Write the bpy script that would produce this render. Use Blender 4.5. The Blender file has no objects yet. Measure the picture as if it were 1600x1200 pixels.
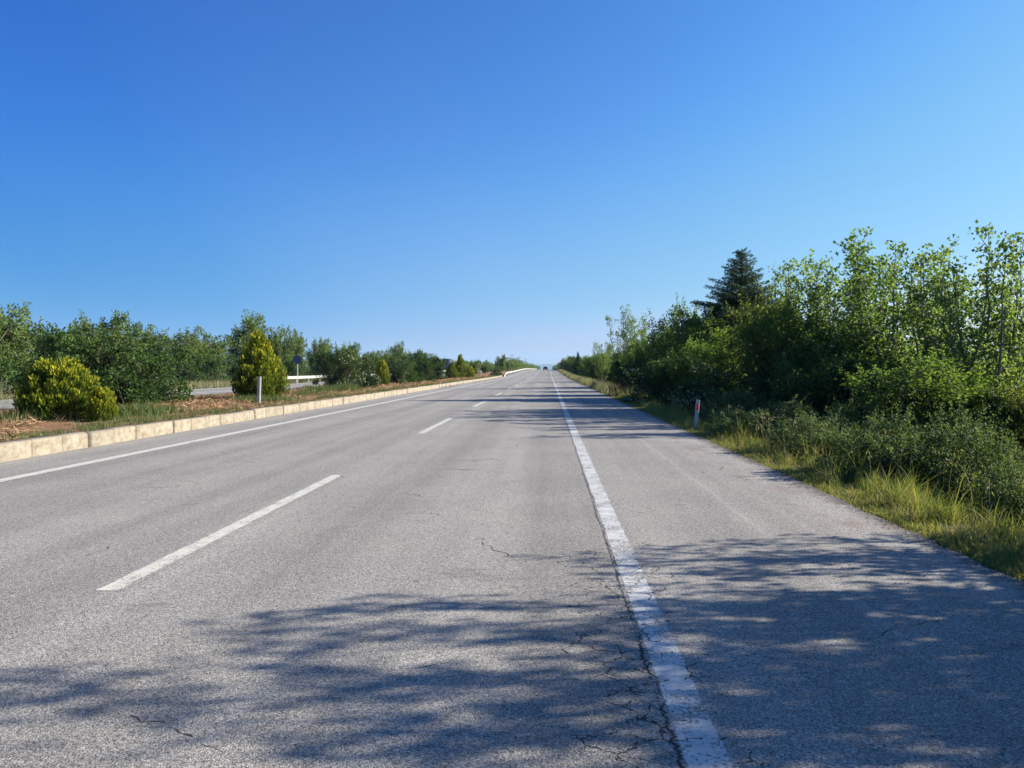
import bpy, math
import numpy as np
from mathutils import Vector

# ------------------------------------------------------------------ camera, sky, sun, exposure
sc = bpy.context.scene
CAM_H = 1.5
YAW = math.atan(57 / 1155.0)
PITCH = math.atan(23 / 1155.0)
cam = bpy.data.objects.new('camera', bpy.data.cameras.new('camera'))
sc.collection.objects.link(cam)
cam.data.lens = 26.0
cam.data.sensor_width = 36.0
cam.data.clip_start = 0.05
cam.data.clip_end = 30000
cam.location = (0, 0, CAM_H)
cam.rotation_euler = (math.radians(90) - PITCH, 0, YAW)
sc.camera = cam

SUN_EL = math.radians(24.5)
SUN_AZ = math.radians(9)          # from +X (right of the road) towards +Y (ahead)
world = bpy.data.worlds.new('World')
sc.world = world
world.use_nodes = True
wn = world.node_tree
bg = wn.nodes['Background']
sky = wn.nodes.new('ShaderNodeTexSky')
sky.sky_type = 'NISHITA'
sky.sun_disc = False
sky.sun_elevation = SUN_EL
sky.sun_rotation = math.radians(90) - SUN_AZ
sky.altitude = 100
sky.air_density = 1.0
sky.dust_density = 0.6
sky.ozone_density = 2.5
hs = wn.nodes.new('ShaderNodeHueSaturation')
hs.inputs['Saturation'].default_value = 1.18
wn.links.new(sky.outputs[0], hs.inputs['Color'])
# grade of the sky colour: deeper blue overhead, pale blue low down
down = wn.nodes.new('ShaderNodeVectorMath'); down.operation = 'SCALE'; down.inputs['Scale'].default_value = 0.1464
wn.links.new(hs.outputs[0], down.inputs[0])
cv = wn.nodes.new('ShaderNodeRGBCurve')
for ch, pts in ((0, [(0.07, 0.030), (0.141, 0.076), (0.242, 0.160), (0.503, 0.30), (0.61, 0.41), (1, 0.70)]),
                (1, [(0.14, 0.115), (0.275, 0.246), (0.418, 0.392), (0.60, 0.50), (0.69, 0.54), (1, 0.75)]),
                (2, [(0.25, 0.35), (0.508, 0.700), (0.665, 0.83), (0.80, 0.84), (1, 0.98)])):
    c = cv.mapping.curves[ch]
    c.points[0].location = (0, 0); c.points[1].location = pts[-1]
    for p in pts[:-1]: c.points.new(*p)
cv.mapping.update()
wn.links.new(down.outputs[0], cv.inputs['Color'])
up = wn.nodes.new('ShaderNodeVectorMath'); up.operation = 'SCALE'; up.inputs['Scale'].default_value = 6.83 * 1.6
# the sky is darker and bluer away from the sun
tc = wn.nodes.new('ShaderNodeTexCoord')
dt = wn.nodes.new('ShaderNodeVectorMath'); dt.operation = 'DOT_PRODUCT'
wn.links.new(tc.outputs['Generated'], dt.inputs[0])
dt.inputs[1].default_value = (math.cos(SUN_AZ) * math.cos(SUN_EL), math.sin(SUN_AZ) * math.cos(SUN_EL), math.sin(SUN_EL))
mr = wn.nodes.new('ShaderNodeMapRange'); mr.inputs['From Min'].default_value = -1; mr.inputs['From Max'].default_value = 1
wn.links.new(dt.outputs['Value'], mr.inputs[0])
cr = wn.nodes.new('ShaderNodeValToRGB'); cr.color_ramp.interpolation = 'LINEAR'
fac = [(-1.0, (.24, .56, .82)), (-0.35, (.22, .57, .84)), (-0.20, (.36, .68, .88)), (-0.06, (.72, .85, .94)), (0.12, (1, 1, 1)), (0.67, (1.38, 1.28, 1.12)), (1.0, (1.6, 1.45, 1.2))]
while len(cr.color_ramp.elements) < len(fac): cr.color_ramp.elements.new(0.5)
for e, (d_, c_) in zip(cr.color_ramp.elements, fac):
    e.position = (d_ + 1) / 2; e.color = (c_[0] / 1.6, c_[1] / 1.6, c_[2] / 1.6, 1)
wn.links.new(mr.outputs[0], cr.inputs[0])
ml = wn.nodes.new('ShaderNodeVectorMath'); ml.operation = 'MULTIPLY'
wn.links.new(cv.outputs[0], ml.inputs[0]); wn.links.new(cr.outputs[0], ml.inputs[1])
wn.links.new(ml.outputs[0], up.inputs[0])
wn.links.new(up.outputs[0], bg.inputs[0])
bg.inputs[1].default_value = 0.057

sun = bpy.data.objects.new('sun', bpy.data.lights.new('sun', 'SUN'))
sc.collection.objects.link(sun)
sd = Vector((math.cos(SUN_AZ) * math.cos(SUN_EL), math.sin(SUN_AZ) * math.cos(SUN_EL), math.sin(SUN_EL)))
sun.rotation_euler = sd.to_track_quat('Z', 'Y').to_euler()
sun.data.energy = 5.0
sun.data.angle = math.radians(0.53)
sun.data.color = (1.0, 0.93, 0.83)

sc.view_settings.view_transform = 'Standard'
sc.view_settings.look = 'None'
sc.view_settings.exposure = 1.36
sc.view_settings.gamma = 1.0
sc.render.engine = 'CYCLES'
sc.cycles.use_denoising = True
sc.cycles.max_bounces = 6
sc.cycles.diffuse_bounces = 3
sc.cycles.transmission_bounces = 4
sc.cycles.volume_bounces = 0

# ------------------------------------------------------------------ helpers
def at(px, Y):
    """world X of photograph column px at distance Y along the road"""
    return Y * math.tan(math.atan((px - 800) / 1155.0) - YAW)

def depth(X, Y):
    return -X * math.sin(YAW) + Y * math.cos(YAW)

def ztop(X, Y, py):
    return CAM_H + (577 - py) / 1155.0 * depth(X, Y)

def smooth(t):
    t = np.clip(t, 0, 1)
    return t * t * (3 - 2 * t)

def rise(Y):
    return 1.1 * smooth((np.asarray(Y, float) - 110) / 190.0)

PX = [-9000, -80, -40, -31, -27.6, -26.9, -17.5, -9.0, 3.2, 3.42, 3.9, 4.6, 5.6, 6.6, 9, 14, 30, 9000]
PZ = [-0.4, -0.4, -0.3, -0.10, -0.03, -0.06, -0.06, -0.06, -0.06, -0.03, -0.03, -0.12, -0.55, -0.75, -0.8, -0.7, -0.5, -0.5]

def gz(X, Y):
    return np.interp(X, PX, PZ) + rise(Y)

def unit(v):
    return v / np.maximum(np.linalg.norm(v, axis=-1, keepdims=True), 1e-9)

def mesh_from(name, V, T, tint=None, mat=None, smooth_shade=False):
    V = np.ascontiguousarray(V, np.float32)
    T = np.ascontiguousarray(T, np.int32)
    k = T.shape[1]
    me = bpy.data.meshes.new(name)
    me.vertices.add(len(V))
    me.vertices.foreach_set('co', V.ravel())
    me.loops.add(T.size)
    me.loops.foreach_set('vertex_index', T.ravel())
    me.polygons.add(len(T))
    me.polygons.foreach_set('loop_start', np.arange(0, T.size, k, dtype=np.int32))
    me.polygons.foreach_set('loop_total', np.full(len(T), k, np.int32))
    if smooth_shade:
        me.polygons.foreach_set('use_smooth', np.ones(len(T), bool))
    if tint is not None:
        a = me.attributes.new('tint', 'FLOAT', 'POINT')
        a.data.foreach_set('value', np.ascontiguousarray(tint, np.float32))
    if mat:
        me.materials.append(mat)
    me.update(calc_edges=True)
    return me

def link(name, me, parent=None, loc=None):
    o = bpy.data.objects.new(name, me)
    sc.collection.objects.link(o)
    if parent:
        o.parent = parent
    if loc is not None:
        o.location = loc
    return o

def tag(o, label=None, cat=None, group=None, kind=None):
    if label: o['label'] = label
    if cat: o['category'] = cat
    if group: o['group'] = group
    if kind: o['kind'] = kind
    return o

class Geo:
    """collects pieces into one mesh"""
    def __init__(s): s.V = []; s.F = []; s.t = []; s.n = 0
    def add(s, V, F, t=None):
        V = np.asarray(V, float).reshape(-1, 3); F = np.asarray(F, int)
        if F.shape[1] == 4:
            F = np.concatenate([F[:, [0, 1, 2]], F[:, [0, 2, 3]]])
        s.V.append(V); s.F.append(F + s.n); s.n += len(V)
        s.t.append(np.zeros(len(V)) if t is None else np.broadcast_to(t, (len(V),)))
    def mesh(s, name, mat, sm=False):
        return mesh_from(name, np.concatenate(s.V), np.concatenate(s.F), np.concatenate(s.t), mat, sm)
    def obj(s, name, mat, parent=None, sm=False):
        return link(name, s.mesh(name, mat, sm), parent)
    def box(s, x0, x1, y0, y1, z0, z1, t=0.0):
        v = [(x, y, z) for z in (z0, z1) for y in (y0, y1) for x in (x0, x1)]
        s.add(v, [(0, 2, 3, 1), (4, 5, 7, 6), (0, 1, 5, 4), (2, 6, 7, 3), (0, 4, 6, 2), (1, 3, 7, 5)], t)
    def bevbox(s, x0, x1, y0, y1, z0, z1, b, t=0.0):
        cx = [(x0 + b, y0), (x1 - b, y0), (x1, y0 + b), (x1, y1 - b), (x1 - b, y1), (x0 + b, y1), (x0, y1 - b), (x0, y0 + b)]
        cm = ((x0 + x1) / 2, (y0 + y1) / 2)
        def ring(z, k):
            return [(x + (cm[0] - x) * 0 - (b * k if x > cm[0] else -b * k), y - (b * k if y > cm[1] else -b * k), z) for x, y in cx]
        rings = [ring(z0, 0), ring(z1 - b, 0), ring(z1, 0.9)]
        v = sum(rings, [])
        f = []
        for r in range(2):
            for i in range(8):
                j = (i + 1) % 8
                f.append((r * 8 + i, r * 8 + j, r * 8 + 8 + j, r * 8 + 8 + i))
        for i in range(1, 7, 2):
            pass
        f += [(16, 17, 18, 19), (16, 19, 20, 23), (20, 21, 22, 23)]
        s.add(v, f, t)
    def prism(s, pts, y0, y1, axis='y', t=0.0):
        """closed 2D outline (a,b) extruded along an axis"""
        n = len(pts)
        def m(a, b, c):
            return (a, c, b) if axis == 'y' else ((c, a, b) if axis == 'x' else (a, b, c))
        v = [m(a, b, y0) for a, b in pts] + [m(a, b, y1) for a, b in pts]
        f = [(i, (i + 1) % n, n + (i + 1) % n, n + i) for i in range(n)]
        s.add(v, f, t)
        ca = sum(p[0] for p in pts) / n; cb = sum(p[1] for p in pts) / n
        for y in (y0, y1):
            vv = [m(a, b, y) for a, b in pts] + [m(ca, cb, y)]
            s.add(vv, [(i, (i + 1) % n, n) for i in range(n)], t)
    def tube(s, pts, rad, k=8, t=0.0):
        pts = np.asarray(pts, float); rad = np.broadcast_to(rad, (len(pts),))
        V, F = tubes(pts[None], rad[None], k)
        s.add(V, F, t)
        n = len(pts)
        for e, r in ((0, 0), (n - 1, n - 1)):
            ring = V[e * k:(e + 1) * k]
            s.add(np.vstack([ring, ring.mean(0)]), [(i, (i + 1) % k, k) for i in range(k)], t)

def tubes(P, R, k=5):
    """P (n,m,3), R (n,m) -> batched tubes"""
    n, m, _ = P.shape
    d = np.gradient(P, axis=1) if m > 2 else np.repeat((P[:, 1:] - P[:, :1]), 2, axis=1)
    d = unit(d)
    ref = np.where(np.abs(d[:, :1, 2:3]) > 0.9, np.array([1.0, 0.07, 0]), np.array([0.03, 0.05, 1.0]))
    a = unit(np.cross(d, np.broadcast_to(ref, d.shape)))
    b = np.cross(d, a)
    ang = np.arange(k) * 2 * np.pi / k
    V = P[:, :, None, :] + R[:, :, None, None] * (a[:, :, None, :] * np.cos(ang)[None, None, :, None] + b[:, :, None, :] * np.sin(ang)[None, None, :, None])
    V = V.reshape(-1, 3)
    i = np.arange(n)[:, None, None] * m * k + np.arange(m - 1)[None, :, None] * k
    j = np.arange(k)[None, None, :]; j2 = (j + 1) % k
    F = np.stack([i + j, i + j2, i + k + j2, i + k + j], -1).reshape(-1, 4)
    F = np.concatenate([F[:, [0, 1, 2]], F[:, [0, 2, 3]]])
    return V, F

def leaves(rng, P, A, L, W, fold=0.25):
    """one folded leaf per point: P base, A axis, L length, W width"""
    n = len(P)
    L = np.broadcast_to(L, (n,))[:, None]; W = np.broadcast_to(W, (n,))[:, None]
    A = unit(A)
    S = unit(np.cross(A, rng.normal(size=(n, 3))))
    N = np.cross(A, S)
    mid = P + A * L * 0.45
    v = np.stack([P, mid + S * W / 2 + N * W * fold, P + A * L - N * L * 0.12, mid - S * W / 2 + N * W * fold], 1).reshape(-1, 3)
    b = np.arange(n)[:, None] * 4
    T = np.concatenate([b + [[0, 2, 1]], b + [[0, 3, 2]]])
    return v, T

def blades(rng, B, h, w, bend, az=None, nseg=2):
    """grass blades from base points B"""
    n = len(B)
    az = rng.uniform(0, 2 * np.pi, n) if az is None else az
    out = np.stack([np.cos(az), np.sin(az), np.zeros(n)], 1)
    wa = rng.uniform(0, 2 * np.pi, n)
    wd = np.stack([np.cos(wa), np.sin(wa), np.zeros(n)], 1)
    h = np.broadcast_to(h, (n,))[:, None]; w = np.broadcast_to(w, (n,))[:, None]; bend = np.broadcast_to(bend, (n,))[:, None]
    pts = []
    for s in range(nseg):
        t = s / nseg
        c = B + out * h * bend * t * t + np.array([0, 0, 1.0]) * h * (t - 0.45 * bend * t * t)
        ww = w * (1 - 0.55 * t)
        pts += [c - wd * ww / 2, c + wd * ww / 2]
    pts.append(B + out * h * bend + np.array([0, 0, 1.0]) * h * (1 - 0.45 * bend))
    m = len(pts)
    v = np.stack(pts, 1).reshape(-1, 3)
    b = np.arange(n)[:, None] * m
    T = []
    for s in range(nseg - 1):
        q = 2 * s
        T += [b + [[q, q + 1, q + 3]], b + [[q, q + 3, q + 2]]]
    q = 2 * (nseg - 1)
    T.append(b + [[q, q + 1, q + 2]])
    return v, np.concatenate(T), m

# ------------------------------------------------------------------ materials
class NT:
    def __init__(s, name):
        s.m = bpy.data.materials.new(name); s.m.use_nodes = True
        s.t = s.m.node_tree
        for n in list(s.t.nodes): s.t.nodes.remove(n)
    def n(s, typ, **kw):
        nd = s.t.nodes.new('ShaderNode' + typ)
        for k, v in kw.items():
            setattr(nd, k, v)
        return nd
    def set(s, nd, **kw):
        for k, v in kw.items():
            nd.inputs[k.replace('_', ' ')].default_value = v
        return nd
    def l(s, a, b): s.t.links.new(a, b)
    def inp(s, sock, v):
        if hasattr(v, 'is_output'): s.l(v, sock)
        else: sock.default_value = v
    def math(s, op, a, b=0.0, c=None, clamp=False):
        nd = s.n('Math', operation=op, use_clamp=clamp)
        s.inp(nd.inputs[0], a); s.inp(nd.inputs[1], b)
        if c is not None: s.inp(nd.inputs[2], c)
        return nd.outputs[0]
    def mix(s, f, a, b, mode='MIX'):
        nd = s.n('Mix', data_type='RGBA', blend_type=mode)
        s.inp(nd.inputs[0], f); s.inp(nd.inputs[6], a); s.inp(nd.inputs[7], b)
        return nd.outputs[2]
    def noise(s, vec, scale, detail=2.0, rough=0.5, dist=0.0, color=False):
        nd = s.n('TexNoise'); s.l(vec, nd.inputs['Vector'])
        s.set(nd, Scale=scale, Detail=detail, Roughness=rough, Distortion=dist)
        return nd.outputs['Color' if color else 'Fac']
    def ramp(s, f, stops, interp='LINEAR'):
        nd = s.n('ValToRGB'); nd.color_ramp.interpolation = interp
        e = nd.color_ramp.elements
        while len(e) < len(stops): e.new(0.5)
        for i, (p, c) in enumerate(stops):
            e[i].position = p
            e[i].color = (c, c, c, 1) if isinstance(c, (int, float)) else (*c, 1)
        s.l(f, nd.inputs[0])
        return nd.outputs[0]
    def pos(s):
        return s.n('NewGeometry').outputs['Position']
    def scale(s, vec, v):
        nd = s.n('VectorMath', operation='MULTIPLY'); s.l(vec, nd.inputs[0]); nd.inputs[1].default_value = v
        return nd.outputs[0]
    def principled(s, col, rough=0.8, spec=0.3, height=None, bstr=0.5, bdist=0.01, **kw):
        p = s.n('BsdfPrincipled'); s.inp(p.inputs['Base Color'], col); s.inp(p.inputs['Roughness'], rough)
        p.inputs['Specular IOR Level'].default_value = spec
        for k, v in kw.items(): s.inp(p.inputs[k.replace('_', ' ')], v)
        if height is not None:
            b = s.n('Bump'); s.set(b, Strength=bstr, Distance=bdist); s.l(height, b.inputs['Height']); s.l(b.outputs[0], p.inputs['Normal'])
        return p
    def out(s, sh):
        o = s.n('OutputMaterial'); s.l(sh, o.inputs['Surface']); return s.m

def asphalt_nodes(N, cracks=True):
    """returns colour, height, crack mask sockets"""
    P = N.pos()
    sx = N.n('SeparateXYZ'); N.l(P, sx.inputs[0]); X, Y = sx.outputs[0], sx.outputs[1]
    vor = N.n('TexVoronoi', feature='F1'); N.l(P, vor.inputs['Vector']); N.set(vor, Scale=125.0, Randomness=1.0)
    sv = N.n('SeparateColor'); N.l(vor.outputs['Color'], sv.inputs[0])
    stone = N.ramp(sv.outputs[0], [(0.0, 0.46), (0.22, 0.78), (0.55, 1.0), (0.8, 1.16), (1.0, 1.6)])
    gap = N.ramp(vor.outputs['Distance'], [(0.0, 1.0), (0.5, 1.0), (0.85, 0.42)])
    fine = N.noise(P, 260.0, 2.0)
    finec = N.ramp(fine, [(0.3, 0.75), (0.7, 1.25)])
    clump = N.ramp(N.noise(P, 28.0, 3.0, 0.6), [(0.3, 0.84), (0.7, 1.15)])
    big = N.ramp(N.noise(P, 0.55, 5.0, 0.6), [(0.25, 0.9), (0.75, 1.1)])
    trk = N.noise(N.scale(P, (1.7, 0.05, 1.0)), 1.0, 4.0, 0.55)
    trkc = N.ramp(trk, [(0.3, 0.82), (0.7, 1.14)])
    smear = N.ramp(N.noise(N.scale(P, (0.55, 1.6, 1.0)), 1.0, 5.0, 0.62), [(0.27, 0.62), (0.36, 1.0)])
    seam = N.ramp(N.math('ABSOLUTE', N.math('SUBTRACT', N.math('ADD', X, N.math('MULTIPLY', N.noise(P, 0.8, 3.0), 0.10)), 2.02)), [(0.0, 1.22), (0.02, 1.1), (0.07, 1.0)])
    # wheel paths run darker and smoother along each lane
    w = N.math('SINE', N.math('MULTIPLY_ADD', X, 3.4, 1.2))
    wp = N.math('MULTIPLY_ADD', w, -0.06, 1.0)
    warm = N.mix(N.ramp(N.noise(P, 0.9, 3.0), [(0.35, 0.0), (0.65, 1.0)]), (0.266, 0.250, 0.222, 1), (0.290, 0.270, 0.234, 1))
    col = warm
    for f in (stone, gap, finec, clump, big, trkc, wp, smear, seam):
        nd = N.n('VectorMath', operation='SCALE'); N.l(col, nd.inputs[0]); N.l(f, nd.inputs['Scale'])
        col = nd.outputs[0]
    h = N.math('ADD', N.math('MULTIPLY', vor.outputs['Distance'], -1.0), N.math('MULTIPLY', fine, 0.4))
    mask = None
    if cracks:
        # jagged crack that follows the left side of the edge line
        yv = N.n('CombineXYZ'); N.l(Y, yv.inputs[1]); yv = yv.outputs[0]
        a = N.math('MULTIPLY', N.math('SUBTRACT', N.noise(yv, 1.1, 2.0), 0.5), 0.12)
        b = N.math('MULTIPLY', N.math('SUBTRACT', N.noise(yv, 14.0, 4.0, 0.8), 0.5), 0.15)
        x0 = N.math('ADD', N.math('ADD', a, b), 0.505)
        d = N.math('ABSOLUTE', N.math('SUBTRACT', X, x0))
        wd = N.math('MULTIPLY', N.ramp(N.noise(P, 5.0, 2.0), [(0.33, 0.15), (0.6, 1.0)]), 0.009)
        c1 = N.math('LESS_THAN', d, wd)
        # interlaced cracking beside the line, close to the viewer
        dv = N.n('VectorMath', operation='ADD'); N.l(P, dv.inputs[0])
        dn = N.n('VectorMath', operation='SCALE'); N.l(N.noise(P, 14.0, 3.0, 0.6, color=True), dn.inputs[0]); dn.inputs['Scale'].default_value = 0.10
        N.l(dn.outputs[0], dv.inputs[1])
        v2 = N.n('TexVoronoi', feature='DISTANCE_TO_EDGE', voronoi_dimensions='2D'); N.l(N.scale(dv.outputs[0], (1.0, 1.25, 0.0)), v2.inputs['Vector']); N.set(v2, Scale=5.5)
        near = N.math('LESS_THAN', N.math('ABSOLUTE', N.math('SUBTRACT', X, 0.50)), N.ramp(N.noise(P, 1.6, 2.0), [(0.35, 0.14), (0.65, 0.5)]))
        patch = N.math('GREATER_THAN', N.noise(P, 2.3, 2.0), 0.42)
        c2 = N.math('MULTIPLY', N.math('LESS_THAN', v2.outputs['Distance'], N.math('MULTIPLY', N.ramp(N.noise(P, 8.0, 2.0), [(0.35, 0.15), (0.65, 1.0)]), 0.042)), N.math('MULTIPLY', near, patch))
        c2 = N.math('MULTIPLY', c2, N.math('LESS_THAN', N.math('ADD', Y, N.math('MULTIPLY', N.noise(P, 1.2, 2.0), 8.0)), 10.5))
        # rare wandering cracks
        dn2 = N.n('VectorMath', operation='SCALE'); N.l(N.noise(P, 5.0, 2.0, 0.5, color=True), dn2.inputs[0]); dn2.inputs['Scale'].default_value = 0.22
        dv2 = N.n('VectorMath', operation='ADD'); N.l(P, dv2.inputs[0]); N.l(dn2.outputs[0], dv2.inputs[1])
        v3 = N.n('TexVoronoi', feature='DISTANCE_TO_EDGE', voronoi_dimensions='2D'); N.l(N.scale(dv2.outputs[0], (0.5, 1.0, 0.0)), v3.inputs['Vector']); N.set(v3, Scale=0.75)
        p3 = N.math('GREATER_THAN', N.noise(P, 1.1, 3.0), 0.575)
        c3 = N.math('MULTIPLY', N.math('LESS_THAN', v3.outputs['Distance'], 0.0032), p3)
        mask = N.math('MAXIMUM', N.math('MAXIMUM', c1, c2), c3)
        col = N.mix(N.math('MULTIPLY', mask, 0.9), col, (0.018, 0.017, 0.016, 1))
        h = N.math('SUBTRACT', h, N.math('MULTIPLY', mask, 1.2))
    return P, col, h, mask, X, Y

def mat_asphalt(cracks):
    N = NT('asphalt' if cracks else 'asphalt_plain')
    P, col, h, mask, X, Y = asphalt_nodes(N, cracks)
    # brown soil stain near the right border
    st = N.math('MULTIPLY', N.ramp(N.noise(N.scale(P, (1.0, 0.6, 1)), 2.2, 4.0, 0.6), [(0.52, 0.0), (0.66, 1.0)]),
                N.math('MULTIPLY', N.math('GREATER_THAN', X, 2.6), 0.45))
    col = N.mix(st, col, (0.16, 0.11, 0.075, 1))
    ed = N.math('ADD', X, N.math('MULTIPLY', N.noise(P, 3.0, 5.0, 0.7), 0.7))
    col = N.mix(N.ramp(N.math('SUBTRACT', ed, 3.0), [(0.50, 0.0), (0.72, 0.85)]), col, (0.10, 0.080, 0.055, 1))
    p = N.principled(col, 0.88, 0.25, h, 0.45, 0.005)
    return N.out(p.outputs[0])

def mat_paint(name, colr, wear, xc, hw):
    N = NT(name)
    P, col, h, mask, X, Y = asphalt_nodes(N, True)
    n1 = N.noise(P, 45.0, 4.0, 0.7); n2 = N.noise(P, 4.0, 3.0, 0.6)
    s = N.math('ADD', N.math('MULTIPLY', n1, 0.6), N.math('MULTIPLY', n2, 0.4))
    cover = N.ramp(s, [(wear, 0.0), (wear + 0.05, 1.0)])
    ew = N.math('ADD', N.math('ADD', N.math('MULTIPLY', N.math('SUBTRACT', N.noise(P, 30.0, 4.0, 0.7), 0.5), 0.035), N.math('MULTIPLY', N.math('SUBTRACT', N.noise(P, 3.0, 3.0, 0.6), 0.5), 0.03)), hw)
    ins = N.math('LESS_THAN', N.math('ABSOLUTE', N.math('SUBTRACT', X, xc)), ew)
    cover = N.math('MULTIPLY', cover, ins)
    dirt = N.ramp(N.noise(P, 11.0, 4.0, 0.65), [(0.3, 0.72), (0.62, 1.0)])
    vs = N.n('VectorMath', operation='SCALE'); vs.inputs[0].default_value = colr; N.l(dirt, vs.inputs['Scale'])
    cc = N.mix(N.math('MULTIPLY', cover, 0.93), col, vs.outputs[0])
    cc = N.mix(N.math('MULTIPLY', mask, 0.85), cc, (0.02, 0.02, 0.02, 1))
    p = N.principled(cc, 0.7, 0.3, h, 0.45, 0.004)
    return N.out(p.outputs[0])

def leaf_mat(name, dark, mid, light, trans=0.38, rough=0.62, spec=0.14, back=1.25):
    N = NT(name)
    g = N.n('NewGeometry')
    at_ = N.n('Attribute'); at_.attribute_name = 'tint'
    oi = N.n('ObjectInfo')
    f = N.math('ADD', N.math('MULTIPLY', g.outputs['Random Per Island'], 0.55), N.math('MULTIPLY', at_.outputs['Fac'], 0.6))
    f = N.math('ADD', f, N.math('MULTIPLY', N.math('SUBTRACT', oi.outputs['Random'], 0.5), 0.25), clamp=True)
    col = N.ramp(f, [(0.0, dark), (0.5, mid), (1.0, light)])
    p = N.principled(col, rough, spec)
    t = N.n('BsdfTranslucent')
    tc = N.n('VectorMath', operation='MULTIPLY'); N.l(col, tc.inputs[0]); tc.inputs[1].default_value = (back * 1.2, back * 1.15, back * 0.5)
    N.l(tc.outputs[0], t.inputs[0])
    mx = N.n('MixShader'); mx.inputs[0].default_value = trans
    N.l(p.outputs[0], mx.inputs[1]); N.l(t.outputs[0], mx.inputs[2])
    return N.out(mx.outputs[0])

def bark_mat(name, c1, c2):
    N = NT(name)
    P = N.n('TexCoord').outputs['Object']
    n = N.noise(N.scale(P, (6, 6, 1.2)), 4.0, 4.0, 0.6)
    col = N.ramp(n, [(0.3, c1), (0.7, c2)])
    p = N.principled(col, 0.9, 0.2, n, 0.6, 0.02)
    return N.out(p.outputs[0])

def plain_mat(name, col, rough=0.5, metal=0.0, spec=0.4, var=0.12, scale=9.0, dirt=None):
    N = NT(name)
    P = N.n('TexCoord').outputs['Object']
    n = N.noise(P, scale, 4.0, 0.6)
    a = tuple(c * (1 - var) for c in col); b = tuple(min(1, c * (1 + var)) for c in col)
    c = N.ramp(n, [(0.3, a), (0.7, b)])
    if dirt:
        c = N.mix(N.ramp(N.noise(P, scale * 2.7, 5.0, 0.7), [(0.52, 0.0), (0.7, 0.7)]), c, (*dirt, 1))
    p = N.principled(c, rough, spec, Metallic=metal)
    return N.out(p.outputs[0])

def mat_ground():
    N = NT('ground_soil')
    P = N.pos()
    a = N.ramp(N.noise(P, 0.35, 5.0, 0.6), [(0.35, (0.060, 0.075, 0.028)), (0.55, (0.10, 0.095, 0.045)), (0.7, (0.13, 0.10, 0.06))])
    b = N.ramp(N.noise(P, 14.0, 5.0, 0.7), [(0.3, 0.6), (0.7, 1.35)])
    vs = N.n('VectorMath', operation='SCALE'); N.l(a, vs.inputs[0]); N.l(b, vs.inputs['Scale'])
    p = N.principled(vs.outputs[0], 0.95, 0.1, N.noise(P, 30.0, 5.0, 0.7), 0.8, 0.04)
    return N.out(p.outputs[0])

def mat_median():
    N = NT('median_earth')
    P = N.pos()
    n = N.noise(N.scale(P, (1, 0.45, 1)), 0.75, 5.0, 0.62)
    a = N.ramp(n, [(0.30, (0.09, 0.10, 0.035)), (0.40, (0.15, 0.11, 0.055)), (0.50, (0.27, 0.155, 0.085)), (0.75, (0.20, 0.11, 0.062))])
    b = N.ramp(N.noise(P, 18.0, 5.0, 0.75), [(0.3, 0.55), (0.7, 1.45)])
    vs = N.n('VectorMath', operation='SCALE'); N.l(a, vs.inputs[0]); N.l(b, vs.inputs['Scale'])
    p = N.principled(vs.outputs[0], 0.95, 0.1, N.noise(P, 26.0, 5.0, 0.75), 0.9, 0.05)
    return N.out(p.outputs[0])

def mat_kerb():
    N = NT('kerb_stone')
    P = N.pos()
    g = N.n('NewGeometry')
    at_ = N.n('Attribute'); at_.attribute_name = 'tint'
    base = N.ramp(at_.outputs['Fac'], [(0.0, (0.225, 0.205, 0.158)), (0.5, (0.285, 0.255, 0.190)), (1.0, (0.255, 0.235, 0.190))])
    st = N.ramp(N.noise(N.scale(P, (1, 1, 1.6)), 5.0, 6.0, 0.68), [(0.35, 0.0), (0.47, 0.5), (0.60, 1.0)])
    col = N.mix(st, (0.17, 0.135, 0.09, 1), base)
    sz = N.n('SeparateXYZ'); N.l(P, sz.inputs[0])
    n3 = N.noise(P, 9.0, 5.0, 0.7)
    sn = N.n('SeparateXYZ'); N.l(g.outputs['Normal'], sn.inputs[0])
    topm = N.math('MULTIPLY', N.ramp(sn.outputs[2], [(0.3, 0.0), (0.8, 1.0)]), N.ramp(n3, [(0.35, 0.95), (0.7, 0.35)]))
    col = N.mix(topm, col, (0.20, 0.165, 0.12, 1))
    spot = N.ramp(N.noise(P, 38.0, 3.0, 0.6), [(0.62, 0.0), (0.74, 0.45)])
    col = N.mix(spot, col, (0.16, 0.12, 0.08, 1))
    p = N.principled(col, 0.9, 0.2, N.noise(P, 22.0, 6.0, 0.72), 0.7, 0.02)
    return N.out(p.outputs[0])

M_asph = mat_asphalt(True)
M_asph2 = mat_asphalt(False)
M_white = mat_paint('worn_white_paint', (0.54, 0.54, 0.51), 0.455, 0.612, 0.084)
M_inner = mat_paint('worn_inner_paint', (0.56, 0.54, 0.45), 0.38, -7.38, 0.10)
M_cream = mat_paint('worn_cream_paint', (0.58, 0.56, 0.46), 0.425, -2.99, 0.073)
M_opp = [mat_paint('opposite_paint', (0.7, 0.7, 0.62), 0.38, x, 0.07) for x in (-22.29, -26.02, -18.52)]
M_ground = mat_ground()
M_median = mat_median()
M_kerb = mat_kerb()
L_airy = leaf_mat('maple_leaf', (0.046, 0.090, 0.026), (0.100, 0.165, 0.044), (0.190, 0.260, 0.085), 0.42, back=1.5)
L_dense = leaf_mat('broad_leaf', (0.030, 0.064, 0.018), (0.065, 0.122, 0.028), (0.140, 0.205, 0.046), 0.38, back=1.5)
L_dark = leaf_mat('dark_bush_leaf', (0.012, 0.030, 0.011), (0.030, 0.068, 0.018), (0.095, 0.155, 0.036), 0.30)
L_yell = leaf_mat('yellow_green_leaf', (0.060, 0.088, 0.020), (0.115, 0.155, 0.032), (0.20, 0.225, 0.05), 0.38)
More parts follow.
